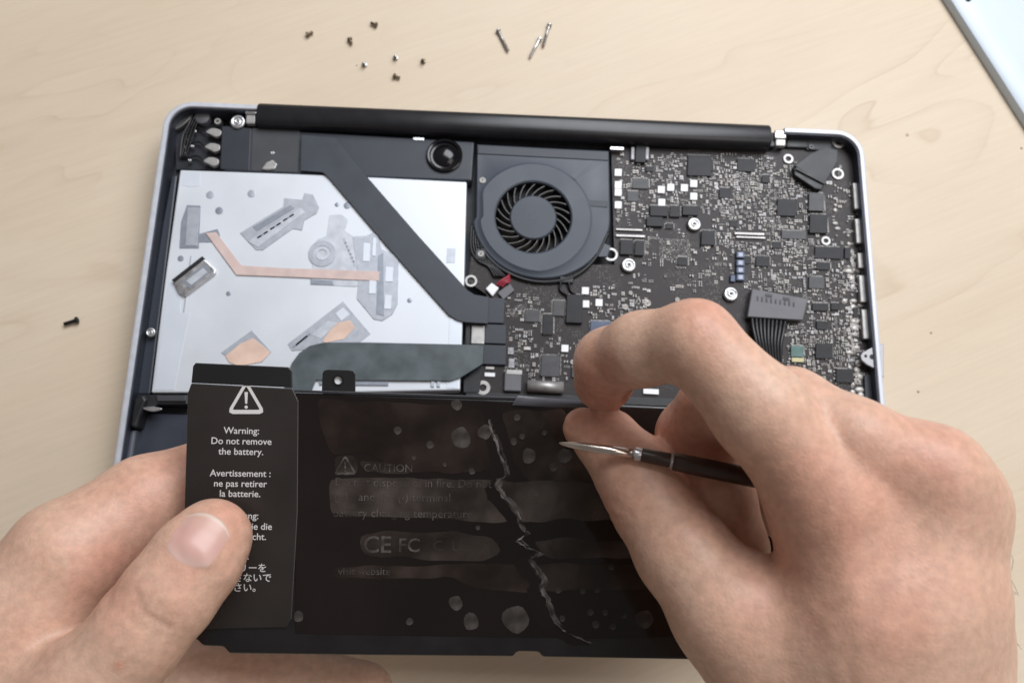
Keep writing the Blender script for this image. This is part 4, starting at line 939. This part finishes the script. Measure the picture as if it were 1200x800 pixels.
# left hand
thumb_l = links(chain([(249, 630, 236, 46), (230, 655, 232, 52), (198, 697, 228, 54), (160, 742, 226, 56), (100, 815, 226, 70), (40, 880, 228, 90)]), flat_c)
index_l = links(chain([(340, 560, 278, 40), (262, 556, 276, 47), (172, 590, 263, 55), (80, 655, 249, 68), (0, 760, 244, 80)]))
mid_l = links(chain([(425, 812, 278, 36), (340, 800, 282, 44), (240, 800, 276, 46), (120, 800, 262, 56), (20, 820, 254, 70)]))
ring_l = links(chain([(330, 850, 292, 38), (250, 850, 290, 42), (120, 860, 274, 52), (20, 880, 262, 66)]))
palm_l = links(chain([(30, 730, 246, 80), (-60, 860, 248, 110), (-160, 1050, 262, 130), (-330, 1400, 300, 140)])) + links(chain([(60, 850, 238, 84), (-60, 950, 248, 110)])) + links(chain([(20, 840, 262, 70), (-80, 950, 262, 90)]))
hand_l = build_hand('hand', palm_l, [(index_l, 8), (mid_l, 6), (ring_l, 6), (thumb_l, 8)], 12, 8, 1.2,
    [([(128, 698, 222), (112, 712, 224), (60, 765, 222), (0, 800, 222)], .9, 2.2), ([(150, 712, 214), (152, 700, 213), (162, 722, 213), (190, 742, 213)], .35, 1.0), ([(163, 690, 214), (172, 712, 212), (196, 728, 213)], .25, .9), ([(145, 725, 213), (165, 745, 212), (182, 752, 213)], .25, .9), ([(219, 602, 227), (208, 632, 224), (214, 656, 221), (238, 673, 221), (264, 668, 224), (279, 642, 228)], .22, 1.4)],
    [((260, 600, 226), 10, .5), ((215, 665, 216), 7, .55), ((170, 640, 255), 16, .5), ((210, 540, 258), 14, .5), ((140, 690, 222), 10, .5), ((132, 785, 211), 1.3, 1.2)], M_skin, None, 1.0)
tag(hand_l, 'left hand gripping the battery from its left, thumb on the warning label', 'hand')
# thumbnail of the left hand: curved plate bedded into the fingertip
from mathutils.bvhtree import BVHTree
bpy.context.view_layer.update()
bm = bmesh.new(); bm.from_mesh(hand_l.data); bvh = BVHTree.FromBMesh(bm); bm.free()
nc_ = K(242, 637, 236); ax_ = (K(256, 605, 237) - K(224, 660, 232)); ax_ /= np.linalg.norm(ax_); nn_ = -_F - ax_ * (-_F @ ax_); nn_ /= np.linalg.norm(nn_); sd_ = np.cross(ax_, nn_)
v = []; f = []; nt_ = []; NU, NV = 25, 25
for i in range(NU):
    for j in range(NV):
        s = -1 + 2 * i / (NU - 1); t = -1 + 2 * j / (NV - 1)
        a_ = s * 7.9 * (1 - .12 * t * t); l_ = t * 7.8 * (1 - .36 * abs(s) ** 2.4) if t < 0 else t * 7.6 * (1 - .42 * abs(s) ** 2.4)
        st = nc_ + sd_ * a_ + ax_ * l_ + nn_ * 40
        hit_, _, _, dist = bvh.ray_cast(Vector((st - WL[hand_l]) * MM), Vector(-nn_))
        q = np.array(hit_) / MM + WL[hand_l] if hit_ is not None else st - nn_ * 30
        edge = max(abs(s) ** 3, max(0, -t) ** 3)
        v.append(q + nn_ * (.28 - .42 * edge + .12 * max(0, t) ** 2)); nt_.append(t)
for i in range(NU - 1):
    for j in range(NV - 1): f.append([i * NV + j, (i + 1) * NV + j, (i + 1) * NV + j + 1, i * NV + j + 1])
o = mesh('thumbnail', v, f, M_nail, hand_l, True); so = o.modifiers.new('thick', 'SOLIDIFY'); so.thickness = .0003; so.offset = -1; at = o.data.attributes.new('along', 'FLOAT', 'POINT'); at.data.foreach_set('value', np.array(nt_, np.float32))
# fine wrist hair at the outer edge of the right hand
v = []; f = []
for k in range(26):
    y = rng.uniform(590, 745); x = 1176 + (y - 590) * .09 - rng.uniform(0, 14); z = 216
    p0 = K(x, y, z - 2); p1 = K(x + rng.uniform(4, 9), y + rng.uniform(4, 14), z - 2); p2 = K(x + rng.uniform(6, 14), y + rng.uniform(12, 30), z)
    a_, b_ = tube_vf(spline([p0, p1, p2], 5), [.06] * 5 + [.05] * 5 + [.02], 4); q = len(v); v += list(a_); f += [[i + q for i in c] for c in b_]
tag(mesh('hair', v, f, mat('hair_brown', (.035, .022, .015), .5), hand_r), kind='stuff')

# ------------------------------------------------------------------ loose screws on the table
def loose(px, py, ang, length, r, m_, label, group, stand=False, name='screw'):
    c = P(px, py, r * 1.0); a_ = radians(ang); d = np.array([cos(a_), -sin(a_), 0.0]) if not stand else np.array([.35 * cos(a_), -.35 * sin(a_), .94])
    t = empty(name, [c[0], c[1], 0]); tag(t, label, 'screw', group)
    st = c - d * length / 2 if not stand else np.array([c[0], c[1], .9])
    if stand:
        lathe('head', [c[0], c[1], 0.02], [(r * .9, 0), (r, .3), (r, 1.0), (r * .6, 1.2)], m_, t, 14)
        lathe('shank', [c[0], c[1], 1.0], [(r * .5, 0), (r * .5, length), (r * .25, length + .2)], m_, t, 10, d)
    else:
        prof = [(r * .55, 0)]
        n_ = max(3, int(length / .8))
        for i in range(n_):
            z = length * .55 * i / n_; prof += [(r * .60, z + .1), (r * .48, z + .4 * length * .55 / n_)]
        prof += [(r * .55, length * .57), (r * .55, length)]
        lathe('shank', st, prof, m_, t, 10, d)
        lathe('head', st + d * length, [(r * .75, 0), (r, .1), (r, .9), (r * .7, 1.15), (r * .3, 1.1), (r * .25, .6)], m_, t, 14, d)
    return t
for px, py, ang, st, lb in ((364, 39, 150, False, 'leftmost of the tiny brass screws scattered above the laptop'), (437, 28, 20, False, 'topmost tiny brass screw, nearest the upper edge'), (411, 49.5, 250, False, 'tiny brass screw left of the middle of the scatter, above another'),
                        (427, 75, 100, True, 'tiny brass screw below left of the silvery one'), (463.5, 67, 80, True, 'tiny silvery screw in the middle of the small scatter'), (496, 71, 95, True, 'rightmost of the tiny brass screws above the laptop'), (466, 90.5, 200, False, 'lowest tiny brass screw, closest to the hinge bar')):
    loose(px, py, ang, 2.4, 1.3, M_screwl if 'silvery' in lb else M_screw, lb, 'tiny case screws above the laptop', st)
loose(590, 48.5, 246, 12, 1.25, M_screwd if False else M_screwl, 'long dark steel screw lying apart on the left of three', 'long case screws')
loose(640, 42.5, 285, 12, 1.25, M_screwl, 'long steel screw with upper end nearest the top edge', 'long case screws')
loose(626.5, 57, 296, 11, 1.2, M_chrome, 'bright long screw lying against another long screw', 'long case screws')
loose(82, 377.5, 340, 5.2, 1.5, M_screwd, 'short black screw lying alone left of the laptop', None)

# ------------------------------------------------------------------ removed cover lying at the upper right
e0, e1 = P(1114, 0, 5), P(1200, 134, 5); ed = (e1 - e0) / np.linalg.norm(e1 - e0); en = np.array([-ed[1], ed[0], 0]);
if en[0] < 0: en = -en
cov = empty('bottom_cover', e0 + en * 100); cov.location.z = 0; WL[cov][2] = 0
tag(cov, 'pale aluminium bottom cover lying at the upper right corner', 'laptop cover')
def cv_(s, t, z): q = e0 + ed * s + en * t; return np.array([q[0], q[1], z])
M_cover = mat('cover_aluminium', (.50, .56, .62), .45, .15, .03, 40, .01, 2000, .05)
prof = [(0, .2), (0, 3.0), (.8, 4.4), (3.0, 5.4), (8.0, 6.0), (12, 6.15)]
v = []; f = []
for t, z in prof: v += [cv_(-190 + 0, t, z), cv_(130, t, z)]
v += [cv_(-190, 226, 6.15), cv_(130, 226, 6.15), cv_(-190, 226, .2), cv_(130, 226, .2)]
n_ = len(v) // 2
for i in range(n_): j = (i + 1) % n_; f.append([2 * i, 2 * i + 1, 2 * j + 1, 2 * j])
f.append([2 * i for i in range(n_)]); f.append([2 * i + 1 for i in range(n_)])
mesh('cover_shell', v, f, M_cover, cov, True).modifiers.new('s', 'EDGE_SPLIT').split_angle = radians(30)
for px, py, r in ((1135, -1.5, 1.6), (1176, -7, 3.0)):
    c = P(px, py, 6.1); lathe('rubber_foot', [c[0], c[1], 6.1], [(r, 0), (r * .95, .7), (r * .7, 1.1), (.05, 1.15)], M_black, cov, 24)
# small knots and specks of the wood
for px, py, r in ((1063, 158.5, .9), (1197, 174, .7), (1091, 390, .6), (1076, 459, .6), (418, 77, .4)):
    c = P(px, py, .02); v, f = lathe_vf([c[0], c[1], .01], [(r, 0), (r * .8, .05), (.02, .06)], 9); tag(mesh('wood_speck', v, f, M_screw), kind='structure')
